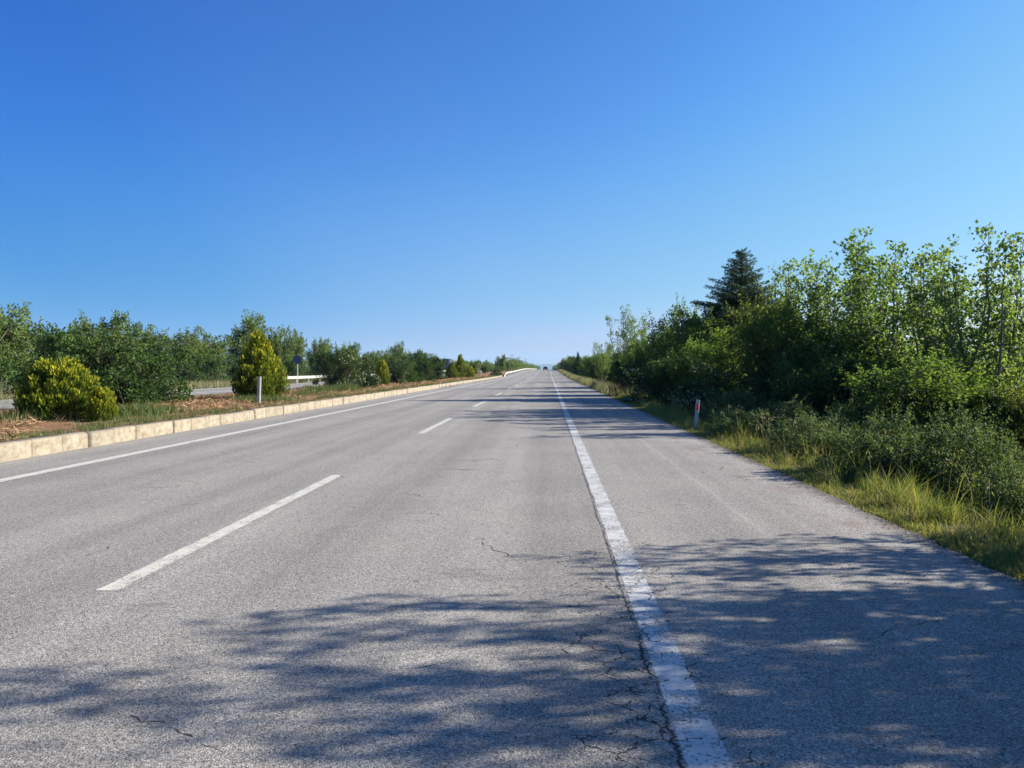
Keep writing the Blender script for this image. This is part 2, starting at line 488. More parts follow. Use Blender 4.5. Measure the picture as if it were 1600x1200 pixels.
L_grey = leaf_mat('grey_green_leaf', (0.024, 0.048, 0.020), (0.056, 0.096, 0.036), (0.150, 0.205, 0.078), 0.30)
L_far = leaf_mat('far_tree_leaf', (0.052, 0.088, 0.028), (0.090, 0.138, 0.040), (0.155, 0.210, 0.060), 0.36)
L_con = leaf_mat('conifer_needles', (0.020, 0.044, 0.022), (0.036, 0.070, 0.036), (0.07, 0.115, 0.052), 0.18)
L_gold = leaf_mat('golden_thuja_spray', (0.016, 0.036, 0.008), (0.13, 0.18, 0.012), (0.52, 0.46, 0.03), 0.25, rough=0.6)
L_grass = leaf_mat('verge_grass', (0.045, 0.075, 0.022), (0.125, 0.180, 0.045), (0.32, 0.27, 0.12), 0.40, rough=0.6, back=1.25)
L_green = leaf_mat('median_grass', (0.045, 0.075, 0.022), (0.09, 0.125, 0.04), (0.26, 0.22, 0.10), 0.34, rough=0.6, back=1.1)
L_straw = leaf_mat('dry_straw', (0.18, 0.10, 0.055), (0.33, 0.195, 0.11), (0.52, 0.37, 0.22), 0.15, rough=0.7, back=1.0)
L_pale = leaf_mat('pale_tall_grass', (0.09, 0.11, 0.05), (0.20, 0.20, 0.11), (0.36, 0.33, 0.20), 0.35, rough=0.7, back=1.0)
M_petal = leaf_mat('white_petal', (0.55, 0.53, 0.46), (0.68, 0.65, 0.58), (0.80, 0.76, 0.70), 0.25, back=0.9)
B_grey = bark_mat('grey_bark', (0.09, 0.075, 0.055), (0.19, 0.165, 0.13))
B_brown = bark_mat('brown_bark', (0.05, 0.035, 0.024), (0.12, 0.085, 0.06))
M_rail = plain_mat('galvanised_rail', (0.46, 0.45, 0.40), 0.45, 0.35, var=0.08)
M_post = plain_mat('white_post_plastic', (0.38, 0.39, 0.385), 0.5, dirt=(0.38, 0.37, 0.32))
M_red = plain_mat('red_reflector', (0.62, 0.02, 0.03), 0.25, spec=0.6, scale=60)
M_blackm = plain_mat('black_print', (0.03, 0.03, 0.035), 0.6)
M_signb = plain_mat('sign_back_metal', (0.055, 0.085, 0.15), 0.6, 0.0)
M_signr = plain_mat('grey_blue_sign_metal', (0.10, 0.13, 0.16), 0.55, 0.1)
M_pole = plain_mat('galvanised_pole', (0.42, 0.43, 0.42), 0.5, 0.3)
M_car = plain_mat('dark_car_paint', (0.020, 0.026, 0.045), 0.25, spec=0.6)
M_glass = plain_mat('dark_car_glass', (0.02, 0.025, 0.03), 0.08, spec=0.7)
M_tyre = plain_mat('tyre_rubber', (0.025, 0.025, 0.025), 0.85)
M_lamp = plain_mat('red_tail_lens', (0.40, 0.02, 0.02), 0.25)
M_plate = plain_mat('white_plate', (0.7, 0.7, 0.68), 0.5)

# ------------------------------------------------------------------ setting
def y_lines(y0, y1, far=9900.0):
    ys = [y0]
    y = y0
    while y < y1:
        y += max(0.5, abs(y) * 0.05) if y > 20 else 0.5
        ys.append(min(y, y1))
    return np.array(ys)

def sheet(name, xs_fn, ys, z_fn, mat, noise=0.0, seed=0, sm=True):
    rng = np.random.default_rng(seed)
    V = []
    for y in ys:
        xs = xs_fn(y)
        for x in xs: V.append((x, y, z_fn(x, y)))
    V = np.array(V, float)
    nx = len(xs_fn(ys[0])); ny = len(ys)
    if noise: V[:, 2] += rng.uniform(-noise, noise, len(V))
    i = (np.arange(ny - 1)[:, None] * nx + np.arange(nx - 1)[None, :]).ravel()
    F = np.stack([i, i + 1, i + nx + 1, i + nx], 1)
    me = mesh_from(name, V, F, None, mat, sm)
    o = link(name, me)
    return tag(o, kind='structure')

gx = sorted(set(list(np.arange(3.5, 16, 0.7)) + list(np.arange(-45, -27.5, 1.5)) + PX + [-4000, -1500, -500, -200, 60, 200, 500, 1500, 4000]))
ry = y_lines(-300, 9850)
GN = np.random.default_rng(5)
def ground_z(x, y):
    n = 0
    if x > 4.2 or x < -29: n = 0.05 * math.sin(x * 2.1 + y * 0.9) + 0.04 * math.sin(y * 2.3 - x)
    return float(gz(x, y)) + n
sheet('ground', lambda y: gx, ry, ground_z, M_ground)

r2 = np.random.default_rng(11)
edge_y = np.concatenate([np.arange(-12, 70, 0.12), y_lines(70, 9800)])
ej = {round(float(y), 3): (r2.normal(0, 0.022) + 0.035 * math.sin(y * 0.7) * math.sin(y * 0.23)) * (1 if y < 70 else 0.3) for y in edge_y}
sheet('road', lambda y: [-8.9, -6, -3, 0, 2.5, 3.37 + ej[round(float(y), 3)]], edge_y, lambda x, y: float(rise(y)), M_asph)
sheet('opposite_road', lambda y: [-26.8, -22, -17.8], y_lines(-60, 9800), lambda x, y: float(rise(y)), M_asph2)

def strip(name, x0, x1, y0, y1, mat, z=0.002, jit=0.0, step=0.5):
    ys = np.arange(y0, y1 + 1e-6, step) if y1 - y0 < 200 else np.concatenate([np.arange(y0, 60, 0.25), y_lines(60, y1)])
    rr = np.random.default_rng(int(abs(x0 * 100)) + int(y0))
    J = {round(float(y), 3): (rr.normal(0, jit), rr.normal(0, jit)) for y in ys}
    return sheet(name, lambda y: [x0 + J[round(float(y), 3)][0], x1 + J[round(float(y), 3)][1]], ys, lambda x, y: float(rise(y)) + z, mat)

strip('edge_marking', 0.50, 0.72, -8, 1500, M_white)
strip('inner_edge_marking', -7.50, -7.26, -8, 1500, M_inner)
d = 4.98
k = 0
while d - 12.4 * 1 < 420:
    y = 4.84 + 12.35 * (k - 1)
    if y > 420: break
    strip('lane_marking', -3.11, -2.87, y, y + 5.65, M_cream, step=0.5)
    k += 1
    d = y
strip('opposite_lane_marking', -22.35, -22.23, -30, 600, M_opp[0])
strip('opposite_edge_marking', -26.1, -25.95, -40, 900, M_opp[1])
strip('opposite_inner_edge_marking', -18.6, -18.45, -40, 900, M_opp[2])

# kerb : bevelled stones side by side, slightly out of true
K = Geo()
rk = np.random.default_rng(3)
y = -3.0
while y < 141:
    L = 0.8
    dx = rk.normal(0, 0.016); dz = rk.normal(0, 0.008)
    z = float(rise(y))
    K.bevbox(-9.08 + dx, -8.80 + dx, y + 0.008, y + L - 0.008, z - 0.05, z + 0.285 + dz, rk.uniform(0.014, 0.045), rk.random())
    y += L
kerb = K.obj('kerb', M_kerb); tag(kerb, kind='structure')
# low flush kerb carrying on under the rail
strip('gutter', -8.95, -8.72, 141, 1400, M_kerb, z=0.05)

rm = np.random.default_rng(8)
mx = list(-np.concatenate([[9.05], np.arange(9.4, 17.4, 0.5), [17.6, 17.95]]))[::-1]
def med_z(x, y):
    fade = float(smooth((y - 138) / 40.0))
    zz = 0.235 * (1 - fade) + 0.06 * fade
    if x < -17.5: zz = 0.02
    n = 0.035 * math.sin(x * 1.9 + y * 0.8) * math.sin(y * 0.37 + x) if -17.4 < x < -9.2 else 0
    return zz + n + float(rise(y))
sheet('median_strip', lambda y: mx, np.concatenate([np.arange(-10, 60, 0.5), y_lines(60, 1500)]), med_z, M_median, noise=0.01)
def mz(x, y): return np.vectorize(med_z)(x, y)

# distant hills
hx = np.linspace(-7000, 7000, 141)
HV = []; 
def hill_h(x):
    a = 85 + 30 * math.sin(x * 0.0011 + 2.1) + 16 * math.sin(x * 0.0041 + 1.3) + 9 * math.sin(x * 0.011) + 4 * math.sin(x * 0.027 + 2)
    return max(12, a * (0.86 + 0.14 * math.cos((x + 150) * 0.0025)))
rows = [(8300, 0.0), (8500, 0.35), (8750, 0.75), (9000, 1.0), (9300, 0.7), (9700, 0.0)]
for yy, f in rows:
    for x in hx:
        HV.append((x, yy, -1 + f * hill_h(x + yy * 0.15)))
nx = len(hx); i = (np.arange(len(rows) - 1)[:, None] * nx + np.arange(nx - 1)[None, :]).ravel()
N = NT('hill_scrub'); PP = N.pos()
hm = N.out(N.principled(N.ramp(N.noise(PP, 0.01, 5.0, 0.6), [(0.35, (0.05, 0.07, 0.03)), (0.65, (0.13, 0.12, 0.07))]), 0.95, 0.1).outputs[0])
tag(link('hills', mesh_from('hills', np.array(HV), np.stack([i, i + 1, i + nx + 1, i + nx], 1), None, hm, True)), kind='structure')

# ------------------------------------------------------------------ plants: prototypes
def limb_paths(rng, A, C, m=4, sag=0.12):
    """curved paths from points A to points C"""
    n = len(C)
    t = np.linspace(0, 1, m)[None, :, None]
    mid = (A + C) / 2 + rng.normal(0, 1, (n, 3)) * np.linalg.norm(C - A, axis=1)[:, None] * sag
    mid[:, 2] += 0.05 * np.linalg.norm(C - A, axis=1)
    return (1 - t) ** 2 * A[:, None] + 2 * t * (1 - t) * mid[:, None] + t ** 2 * C[:, None]

def lobes_points(rng, lobes, n, p=2.4):
    L = np.array(lobes, float)
    w = L[:, 3] * L[:, 4] * L[:, 5]; w /= w.sum()
    idx = rng.choice(len(L), n, p=w)
    d = unit(rng.normal(size=(n, 3)))
    r = rng.random(n) ** (1 / p)
    return L[idx, :3] + d * r[:, None] * L[idx, 3:], d, idx

def crown_from_clusters(rng, C, out, rc, k, L, W, droop=0.0, tone=None, spread=0.5):
    n = len(C)
    kk = np.repeat(np.arange(n), k)
    rcv = np.broadcast_to(rc, (n,))[kk][:, None]
    off = unit(rng.normal(size=(len(kk), 3))) * rng.random((len(kk), 1)) ** 0.45 * rcv * spread * 2.0 * np.array([1, 1, 0.8])
    P = C[kk] + off
    A = unit(off / np.maximum(rcv, 1e-6)) * 0.8 + out[kk] * 0.5 + rng.normal(size=(len(kk), 3)) * 0.55
    A[:, 2] -= droop
    s = rng.uniform(0.65, 1.2, len(kk))
    V, T = leaves(rng, P, A, L * s, W * s)
    tone = rng.uniform(0, 1, n) if tone is None else tone
    t = np.repeat(np.clip(tone[kk] + rng.normal(0, 0.12, len(kk)), 0, 1), 4)
    return V, T, t, P

def proto_lobed(name, seed, lobes, n_cl, k, rc, L, W, leafm, barkm, trunk=None, H=5.0, flowers=0, shoots=0, shoot_len=0.5, droop=0.1, stems=5, core=0.3, leafname='foliage', stemname='stem'):
    rng = np.random.default_rng(seed)
    C, out, idx = lobes_points(rng, lobes, n_cl)
    C[:, 2] = np.maximum(C[:, 2], 0.08)
    V, T, t, P = crown_from_clusters(rng, C, out, rc * rng.uniform(0.7, 1.35, n_cl), k, L, W, droop)
    # shoots standing out of the outline
    if shoots:
        top = C[np.argsort(-(C * [0.6, 0.6, 1.3] @ np.ones(3) * 0 + C[:, 2] + 0.5 * np.hypot(C[:, 0], C[:, 1])) + rng.normal(0, H * 0.12, n_cl))[:shoots]]
        dirs = unit(unit(top - np.array([0, 0, H * 0.3])) + np.array([0, 0, 0.7]) + rng.normal(0, 0.3, (shoots, 3)))
        ln = shoot_len * rng.uniform(0.5, 1.25, shoots)
        tt = np.linspace(0.1, 1, 9)
        SP = (top[:, None] + dirs[:, None] * (ln[:, None] * tt)[:, :, None])
        q = SP.reshape(-1, 3); q = np.repeat(q, 3, 0) + rng.normal(0, L * 0.35, (len(q) * 3, 3))
        v2, t2 = leaves(rng, q, rng.normal(size=q.shape) + np.array([0, 0, 0.3]), L * rng.uniform(0.6, 1.1, len(q)), W * rng.uniform(0.6, 1.1, len(q)))
        T = np.concatenate([T, t2 + len(V)]); V = np.concatenate([V, v2]); t = np.concatenate([t, np.full(len(v2), 0.8)])
    crown = mesh_from(name + '_crown', V, T, t, leafm)
    # wood
    G = Geo()
    if trunk:
        th, tr = trunk
        pz = np.linspace(-0.25, th, 7)
        bend = rng.normal(0, 0.05 * th, 2)
        pts = np.stack([bend[0] * np.sin(pz / th * 2.2), bend[1] * np.sin(pz / th * 1.7), pz], 1)
        G.tube(pts, tr * np.linspace(1.15, 0.3, 7), 9)
        za = np.clip(C[:, 2] * rng.uniform(0.35, 0.75, n_cl), th * 0.18, th * 0.97)
        A = np.stack([np.interp(za, pz, pts[:, 0]), np.interp(za, pz, pts[:, 1]), za], 1)
        r0 = tr * 0.34
    else:
        a = rng.uniform(0, 6.28, n_cl); A = np.stack([0.12 * np.cos(a), 0.12 * np.sin(a), np.full(n_cl, -0.15)], 1)
        L_ = np.array(lobes)[idx]; A[:, :2] += L_[:, :2] * 0.6
        r0 = 0.022 * H / 2.5
    paths = limb_paths(rng, A, C, 5)
    pv, pf = tubes(paths, r0 * np.linspace(1, 0.22, 5)[None] * rng.uniform(0.6, 1.2, (n_cl, 1)), 5)
    G.add(pv, pf)
    q = rng.integers(0, len(P), n_cl * 4)
    tw = np.stack([C[q // k], P[q]], 1)
    pv, pf = tubes(tw, np.broadcast_to(np.array([0.006, 0.003]) * max(1, H / 4), (len(q), 2)), 3)
    G.add(pv, pf)
    wood = G.mesh(name + '_wood', barkm)
    parts = [(leafname, crown), (stemname, wood)]
    if flowers:
        o = np.argsort(-(np.linalg.norm((P - P.mean(0)) / P.std(0), axis=1) + rng.normal(0, 0.5, len(P))))[:flowers * 5]
        q = P[rng.choice(o, flowers, replace=False)] + rng.normal(0, 0.03, (flowers, 3))
        q = np.repeat(q, 5, 0); 
        a = rng.normal(size=q.shape); 
        v, f = leaves(rng, q, a, 0.05, 0.045)
        parts.append(('blossom', mesh_from(name + '_blossom', v, f, np.repeat(rng.random(len(q)), 4), M_petal)))
    return parts

def proto_airy(name, seed, H=6.0, spread=1.7, leaders=7, dens=1.0, leafm=None, L=0.100):
    """several upright leaders with side shoots ending in rosettes; sky shows between them"""
    rng = np.random.default_rng(seed)
    G = Geo(); CL = []; OUT = []; RC = []
    G.tube([(0, 0, -0.3), (0.02, 0, 0.2), (0.0, 0.03, H * 0.16)], [0.10, 0.085, 0.07], 9)
    for i in range(leaders):
        a = i / leaders * 6.283 + rng.uniform(-0.4, 0.4)
        rr = spread * rng.uniform(0.2, 1.0) * 0.95; hh = H * rng.uniform(0.66, 1.0) * (1 - 0.16 * rr / spread)
        s0 = np.array([0, 0, H * rng.uniform(0.05, 0.16)]); e = np.array([rr * math.cos(a), rr * math.sin(a), hh])
        t = np.linspace(0, 1, 10)
        base = s0[None] * (1 - t[:, None]) + e[None] * t[:, None]
        bow = np.sin(t * np.pi)[:, None] * np.array([math.cos(a), math.sin(a), -0.15]) * rr * 0.28
        path = base + bow + rng.normal(0, 0.035, (10, 3)) * t[:, None]
        G.tube(path, np.linspace(0.05, 0.008, 10), 6)
        CL.append(path[-1]); OUT.append((0, 0, 1)); RC.append(0.12)
        ns = int(18 * dens)
        for j in range(ns):
            u = 0.16 + 0.84 * (j + rng.random()) / ns
            p = np.array([np.interp(u, t, path[:, c]) for c in range(3)])
            az = rng.uniform(0, 6.283); up = rng.uniform(0.35, 1.2)
            d_ = unit(np.array([math.cos(az), math.sin(az), up]))
            ln = rng.uniform(0.30, 1.0) * (1.12 - 0.52 * u) * H / 6.0 * 1.1
            q = p + d_ * ln + np.array([0, 0, 0.1 * ln])
            mid = (p + q) / 2 + rng.normal(0, 0.05, 3)
            G.tube([p, mid, q], [0.016, 0.010, 0.004], 4)
            m = max(2, int(ln / 0.24))
            for w in np.linspace(0.3, 1, m):
                c = (1 - w) ** 2 * p + 2 * w * (1 - w) * mid + w * w * q
                CL.append(c + rng.normal(0, 0.05, 3)); OUT.append(d_); RC.append(rng.uniform(0.11, 0.21))
    C = np.array(CL); out = np.array(OUT, float); rc = np.array(RC)
    k = 15
    V, T, t, P = crown_from_clusters(rng, C, out, rc, k, L, L * 0.85, 0.15, spread=0.62)
    return [('crown', mesh_from(name + '_crown', V, T, t, leafm or L_airy)), ('trunk', G.mesh(name + '_wood', B_grey))]

def proto_conifer(name, seed, H=8.0, R=2.6, leafm=None, open_=1.0):
    rng = np.random.default_rng(seed)
    G = Geo(); G.tube([(0, 0, -0.3), (0.02, 0, H * 0.5), (0, 0.02, H)], [0.16, 0.09, 0.012], 9)
    P = []; A = []; paths = []
    z = 0.5
    while z < H * 0.985:
        f = (z / H)
        rad = min(R * (1 - f) ** 1.02, 0.55 * R) + 0.03
        nb = int(7 + 5 * (1 - f))
        a0 = rng.uniform(0, 6.28)
        for b in range(nb):
            a = a0 + b / nb * 6.283 + rng.uniform(-0.25, 0.25); r = rad * rng.uniform(0.5, 1.2)
            t = np.linspace(0, 1, 6)
            dirv = np.array([math.cos(a), math.sin(a), 0])
            zz = z + r * (0.30 * t - 0.42 * t ** 2 + 0.16 * t ** 3) + (0.55 * t * r * f ** 2)
            pth = dirv[None] * (r * t)[:, None]; pth[:, 2] = zz + rng.normal(0, 0.06)
            paths.append(pth)
            side = np.array([-dirv[1], dirv[0], 0])
            m = max(4, int(r / 0.085))
            for u in np.linspace(0.12, 1, m):
                c = np.array([np.interp(u, t, pth[:, c_]) for c_ in range(3)])
                wl = 0.42 * r * (1 - u) ** 0.7 * rng.uniform(0.5, 1.2) + 0.04 + 0.06 * (1 - f)
                for sg in (-1, 1):
                    e = unit(side * sg + dirv * 0.75 + np.array([0, 0, -0.25]))
                    qn = max(2, int(wl / 0.075))
                    for w in np.linspace(0.1, 1, qn):
                        P.append(c + e * wl * w + rng.normal(0, 0.015, 3)); A.append(e + np.array([0, 0, -0.25]) + rng.normal(0, 0.35, 3))
        z += 0.30 * (1.1 - 0.5 * f) * open_
    P = np.array(P); A = np.array(A)
    P = np.repeat(P, 2, 0); A = np.repeat(A, 2, 0) + rng.normal(0, 0.5, (len(P), 3))
    V, T = leaves(rng, P, A, rng.uniform(0.09, 0.17, len(P)), 0.035)
    pv, pf = tubes(np.array(paths), np.broadcast_to(np.linspace(0.028, 0.006, 6), (len(paths), 6)), 4)
    G.add(pv, pf)
    return [('crown', mesh_from(name + '_crown', V, T, np.repeat(np.clip(rng.normal(0.4, 0.25, len(P)), 0, 1), 4), leafm or L_con)), ('trunk', G.mesh(name + '_wood', B_brown))]

def proto_thuja(name, seed, H, R, shape, n_pl, gold=0.75, leafm=None):
    """flame-like upright plumes packed over an egg or cone outline; tips golden, inside green"""
    rng = np.random.default_rng(seed)
    P = []; A = []; TT = []; G = Geo()
    G.tube([(0, 0, -0.2), (0, 0, H * 0.7)], [0.06, 0.02], 7)
    for i in range(n_pl):
        h = rng.random() ** 1.0
        if shape == 'round': prof = R * math.sqrt(max(0.01, 1 - ((h - 0.32) / 0.69) ** 2)) * (1.0 - 0.25 * h)
        else: prof = R * (min(1, (h + 0.16) / 0.34)) * (1 - h) ** 0.92 * 1.22
        a = rng.uniform(0, 6.283)
        layer = rng.random() ** 0.22
        r = prof * layer * rng.uniform(0.9, 1.08)
        z = 0.03 + h * H * 0.84
        L = rng.uniform(0.32, 0.66) * (H / 2.4) ** 0.5
        o = np.array([math.cos(a), math.sin(a), 0.0])
        ax = unit(o * (0.30 if shape == 'round' else 0.18) + np.array([0, 0, 1.0]) + rng.normal(0, 0.12, 3))
        base = o * r + np.array([0, 0, z - L * 0.3])
        n = 46; pg = rng.uniform(0.6, 1.35)
        u = rng.random(n)
        wid = 0.17 * L * np.sin(np.clip(u, 0.04, 1) ** 0.8 * np.pi) ** 0.8 + 0.01
        ph = rng.uniform(0, 6.283, n)
        s1 = unit(np.cross(ax, [0.3, 0.1, 0.2])); s2 = np.cross(ax, s1)
        rad = wid[:, None] * (s1[None] * np.cos(ph)[:, None] + s2[None] * np.sin(ph)[:, None])
        p = base[None] + ax[None] * (u * L)[:, None] + rad
        P.append(p); A.append(ax[None] + rad / (wid[:, None] + 0.01) * 0.35 + rng.normal(0, 0.18, (n, 3)))
        outer = np.clip((layer - 0.6) / 0.4, 0, 1) * (0.35 + 0.65 * np.clip(h * 1.6, 0, 1))
        TT.append(np.clip((u - 0.33) * 1.45 * outer * gold * pg + rng.normal(0, 0.05, n), 0, 1))
        if i % 6 == 0: G.tube([(0, 0, max(0.02, z * 0.4)), base], [0.012, 0.005], 4)
    P = np.concatenate(P); A = np.concatenate(A); TT = np.concatenate(TT)
    V, T = leaves(rng, P, A, rng.uniform(0.08, 0.16, len(P)) * (H / 2.4) ** 0.4, 0.036 * (H / 2.4) ** 0.4, 0.1)
    return [('foliage', mesh_from(name + '_foliage', V, T, np.repeat(TT, 4), leafm or L_gold)), ('trunk', G.mesh(name + '_wood', B_brown))]

def rlobes(seed, n, W, H, z0, rr=(0.35, 0.6)):
    rng = np.random.default_rng(seed); out = [(0, 0, z0 + (H - z0) * 0.5, W * 0.34, W * 0.34, (H - z0) * 0.46)]
    for i in range(n):
        a = i / n * 6.283 + rng.uniform(-0.5, 0.5); q = rng.uniform(*rr)
        rx = W * 0.5 * q; rz = (H - z0) * 0.5 * rng.uniform(0.35, 0.62)
        r = W * 0.5 - rx
        low = z0 < 0.2 and i % 2 == 0
        out.append((r * math.cos(a), r * math.sin(a), rng.uniform(rz * 0.35, rz * 0.7) if low else rng.uniform(z0 + rz * 0.8, H - rz), rx, rx, rz))
    return out

PROTO = {}
def reg(key, parts, W, H): PROTO[key] = (parts, W, H)
for s in range(3):
    reg('airy%d' % s, proto_airy('airy_tree%d' % s, 20 + s, 6.0, 2.3, 10 + s, 1.1), 4.6, 5.8)
for s in range(3):
    reg('dense%d' % s, proto_lobed('dense_tree%d' % s, 30 + s, rlobes(30 + s, 8, 4.6, 5.6, 0.5), 210, 62, 0.36, 0.125, 0.09, L_dense, B_brown, (4.4, 0.13), 5.6, shoots=26, shoot_len=0.75, leafname='crown', stemname='trunk'), 4.6, 5.8)
reg('yellow0', proto_lobed('yellow_tree', 41, rlobes(41, 7, 4.2, 5.2, 0.5), 170, 55, 0.34, 0.12, 0.085, L_yell, B_brown, (4.0, 0.11), 5.2, shoots=30, shoot_len=0.8, leafname='crown', stemname='trunk'), 4.2, 5.5)
for s in range(3):
    reg('bush%d' % s, proto_lobed('bush%d' % s, 50 + s, rlobes(50 + s, 9, 4.8, 2.9, 0.02, (0.4, 0.62)), 280, 84, 0.27, 0.095, 0.068, L_dark, B_brown, None, 2.8, shoots=24, shoot_len=0.42), 4.8, 3.0)
for s in range(2):
    reg('bloom%d' % s, proto_lobed('blossom_bush%d' % s, 60 + s, rlobes(60 + s, 8, 4.0, 3.2, 0.05, (0.4, 0.6)), 220, 78, 0.27, 0.09, 0.064, L_dark, B_brown, None, 3.2, flowers=330, shoots=28, shoot_len=0.5), 4.0, 3.4)
for s in range(3):
    reg('shrub%d' % s, proto_lobed('low_shrub%d' % s, 70 + s, rlobes(70 + s, 10, 2.8, 1.6, 0.02, (0.4, 0.6)), 235, 92, 0.20, 0.052, 0.034, L_grey, B_brown, None, 1.6, shoots=60, shoot_len=0.36, droop=0.0), 2.9, 1.75)
reg('con0', proto_conifer('conifer', 80, 8.0, 5.6), 6.8, 8.0)
reg('tround', proto_thuja('thuja_round', 90, 1.6, 0.98, 'round', 470, 1.15), 2.1, 1.78)
reg('tcone', proto_thuja('thuja_cone', 91, 2.8, 1.12, 'cone', 560, 1.0), 2.3, 2.75)
reg('tcone2', proto_thuja('thuja_cone_green', 92, 3.2, 1.0, 'cone', 380, 0.45), 2.0, 3.1)
for s in range(4):
    reg('far%d' % s, proto_lobed('far_tree%d' % s, 100 + s, rlobes(100 + s, 9, 6.0, 7.0, 0.6), 170, 48, 0.55, 0.23, 0.17, L_far, B_grey, (5.6, 0.16), 7.0, shoots=26, shoot_len=1.0, leafname='crown', stemname='trunk'), 6.0, 6.9)
for s in range(2):
    reg('farc%d' % s, proto_lobed('far_shrub%d' % s, 110 + s, rlobes(110 + s, 7, 5.0, 3.4, 0.1), 110, 40, 0.42, 0.19, 0.14, L_dark, B_grey, None, 3.4, shoots=14, shoot_len=0.6), 5.0, 3.6)

KIND = {'airy': ('tree', 'tree'), 'dens': ('tree', 'tree'), 'yell': ('tree', 'tree'), 'bush': ('bush', 'bush'), 'bloo': ('flowering_bush', 'bush'),
        'shru': ('shrub', 'shrub'), 'con0': ('conifer', 'tree'), 'trou': ('golden_thuja', 'shrub'), 'tcon': ('golden_thuja', 'shrub'), 'far0': ('tree', 'tree'),
        'far1': ('tree', 'tree'), 'far2': ('tree', 'tree'), 'far3': ('tree', 'tree'), 'farc': ('bush', 'bush')}
PR = np.random.default_rng(77)
def plant(key, X, Y, h, w, label, group=None, rot=None, zb=None, d=None):
    """copy prototype parts under a new Empty at the foot of the plant"""
    parts, W, H = PROTO[key]
    nm, cat = KIND[key[:4]]
    r = bpy.data.objects.new(nm, None); sc.collection.objects.link(r)
    z = float(gz(X, Y)) if zb is None else zb
    r.location = (X, Y, z)
    r.rotation_euler = (0, 0, PR.uniform(0, 6.28) if rot is None else rot)
    r.scale = (w / W, (d or w) / W, h / H)
    tag(r, label, cat, group)
    for pn, me in parts:
        o = link(pn, me, r)
        if pn == 'blossom': o['kind'] = 'stuff'
    return r

def fit(key, px, Y, ytop, wpx, label, group=None, X=None, zb=None, rot=None):
    """size a plant from where it stands (column px at distance Y) and how tall it shows"""
    if X is None: X = at(px, Y)
    dd = depth(X, Y)
    z0 = float(gz(X, Y)) if zb is None else zb
    return plant(key, X, Y, ztop(X, Y, ytop) - z0, wpx / 1155.0 * dd, label, group, rot, zb)

# ---- right side, from the near edge of the photo to the far end
fit('shrub0', 1395, 10.8, 634, 270, 'low grey-green shrub behind the grass verge, in the middle of the right foreground')
fit('shrub1', 1520, 10.2, 650, 260, 'low grey-green shrub by the right edge of view, behind the tall grass')
fit('shrub2', 1612, 8.2, 706, 200, 'small pale leafy shrub cut by the right edge of the photo')
fit('shrub1', 1490, 13.5, 628, 240, 'dull green shrub rising just behind the two grey-green ones at right', rot=2.0)
fit('shrub2', 1290, 13.5, 640, 230, 'low dark shrub between the red-marked post and the grey-green shrub')
fit('shrub0', 1210, 17.0, 618, 240, 'dark feathery shrub just right of the red-marked roadside post', rot=4.0)
fit('shrub1', 1145, 21.5, 604, 150, 'dark shrub directly behind the red-marked roadside post', rot=1.0)
fit('shrub2', 1350, 16.5, 615, 260, 'shaded shrub under the airy trees, right of centre', rot=3.0)
fit('bush0', 1590, 15.5, 590, 260, 'bush under the tallest light green tree at the right edge')
fit('dense1', 1450, 16.5, 545, 250, 'low green tree filling the space below the light green trees', rot=1.2)
fit('bush1', 1340, 21.0, 545, 260, 'dark bush below the twin light green trees')
fit('bush0', 1245, 24.0, 545, 230, 'dark green bush right of the conifer foot', rot=2.2)
fit('yellow0', 1588, 14.5, 578, 150, 'low yellow-green bush catching the sun under the tallest light green tree')
fit('airy0', 1545, 18.5, 350, 270, 'tallest light green tree with a thin leading shoot, near the right edge', rot=0.4)
fit('airy1', 1462, 20.5, 392, 250, 'light green airy tree just left of the tallest one at right')
fit('airy2', 1385, 23.5, 378, 250, 'light green tree with sky showing through its twigs, fourth from the right edge', rot=1.5)
fit('airy1', 1312, 25.5, 368, 240, 'light green tree with a rounded twiggy top right of the conifer', rot=2.6)
fit('airy0', 1250, 28.0, 402, 190, 'thin light green tree nearest the conifer on its right', rot=5.2)
fit('airy2', 1612, 21.0, 440, 150, 'light green tree half out of view at the right edge', rot=3.3)
fit('yellow0', 1200, 27.5, 442, 140, 'yellow-green tree standing just in front of the dark conifer')
fit('dense1', 1232, 25.5, 462, 150, 'dense green tree filling the row between the yellow-green tree and the airy ones', rot=1.1)
fit('dense0', 1320, 22.5, 480, 150, 'dense green tree standing low under the round-topped twiggy tree', rot=4.2)
fit('dense2', 1085, 33.0, 520, 110, 'dense green tree over the two white-flowered bushes', rot=5.0)
fit('con0', 1157, 37.5, 388, 200, 'tall dark blue-green conifer with drooping tips above the hedge trees')
fit('dense0', 1105, 36.0, 468, 130, 'dark broadleaved tree to the left of the conifer')
fit('dense1', 1060, 43.0, 468, 110, 'rounded dense green tree left of the conifer, second one along')
fit('dense2', 1150, 31.0, 500, 150, 'dense green tree in front of the conifer foot', rot=2.0)
fit('bloom0', 1120, 27.5, 560, 150, 'white-flowered dark bush right behind the red-marked post')
fit('bloom1', 1045, 34.0, 545, 140, 'white-flowered dark bush left of the red-marked post')
fit('bush1', 1010, 42.0, 555, 120, 'dark bush at the road edge left of the white-flowered bushes', rot=1.0)
fit('dense0', 1022, 50.0, 505, 90, 'dark tree between the rounded dense tree and the thin spiky one', rot=3.0)
fit('airy1', 985, 58.0, 480, 80, 'thin spiky-topped tree standing at the left end of the dense hedge', rot=1.0)
fit('dense2', 990, 62.0, 520, 80, 'dark tree at the foot of the spiky-topped tree')
fit('bush2', 975, 60.0, 560, 70, 'dark bush where the pale grass verge meets the dense hedge', rot=0.3)
g = 'small roadside trees far along the right verge'
rr_ = np.random.default_rng(4)
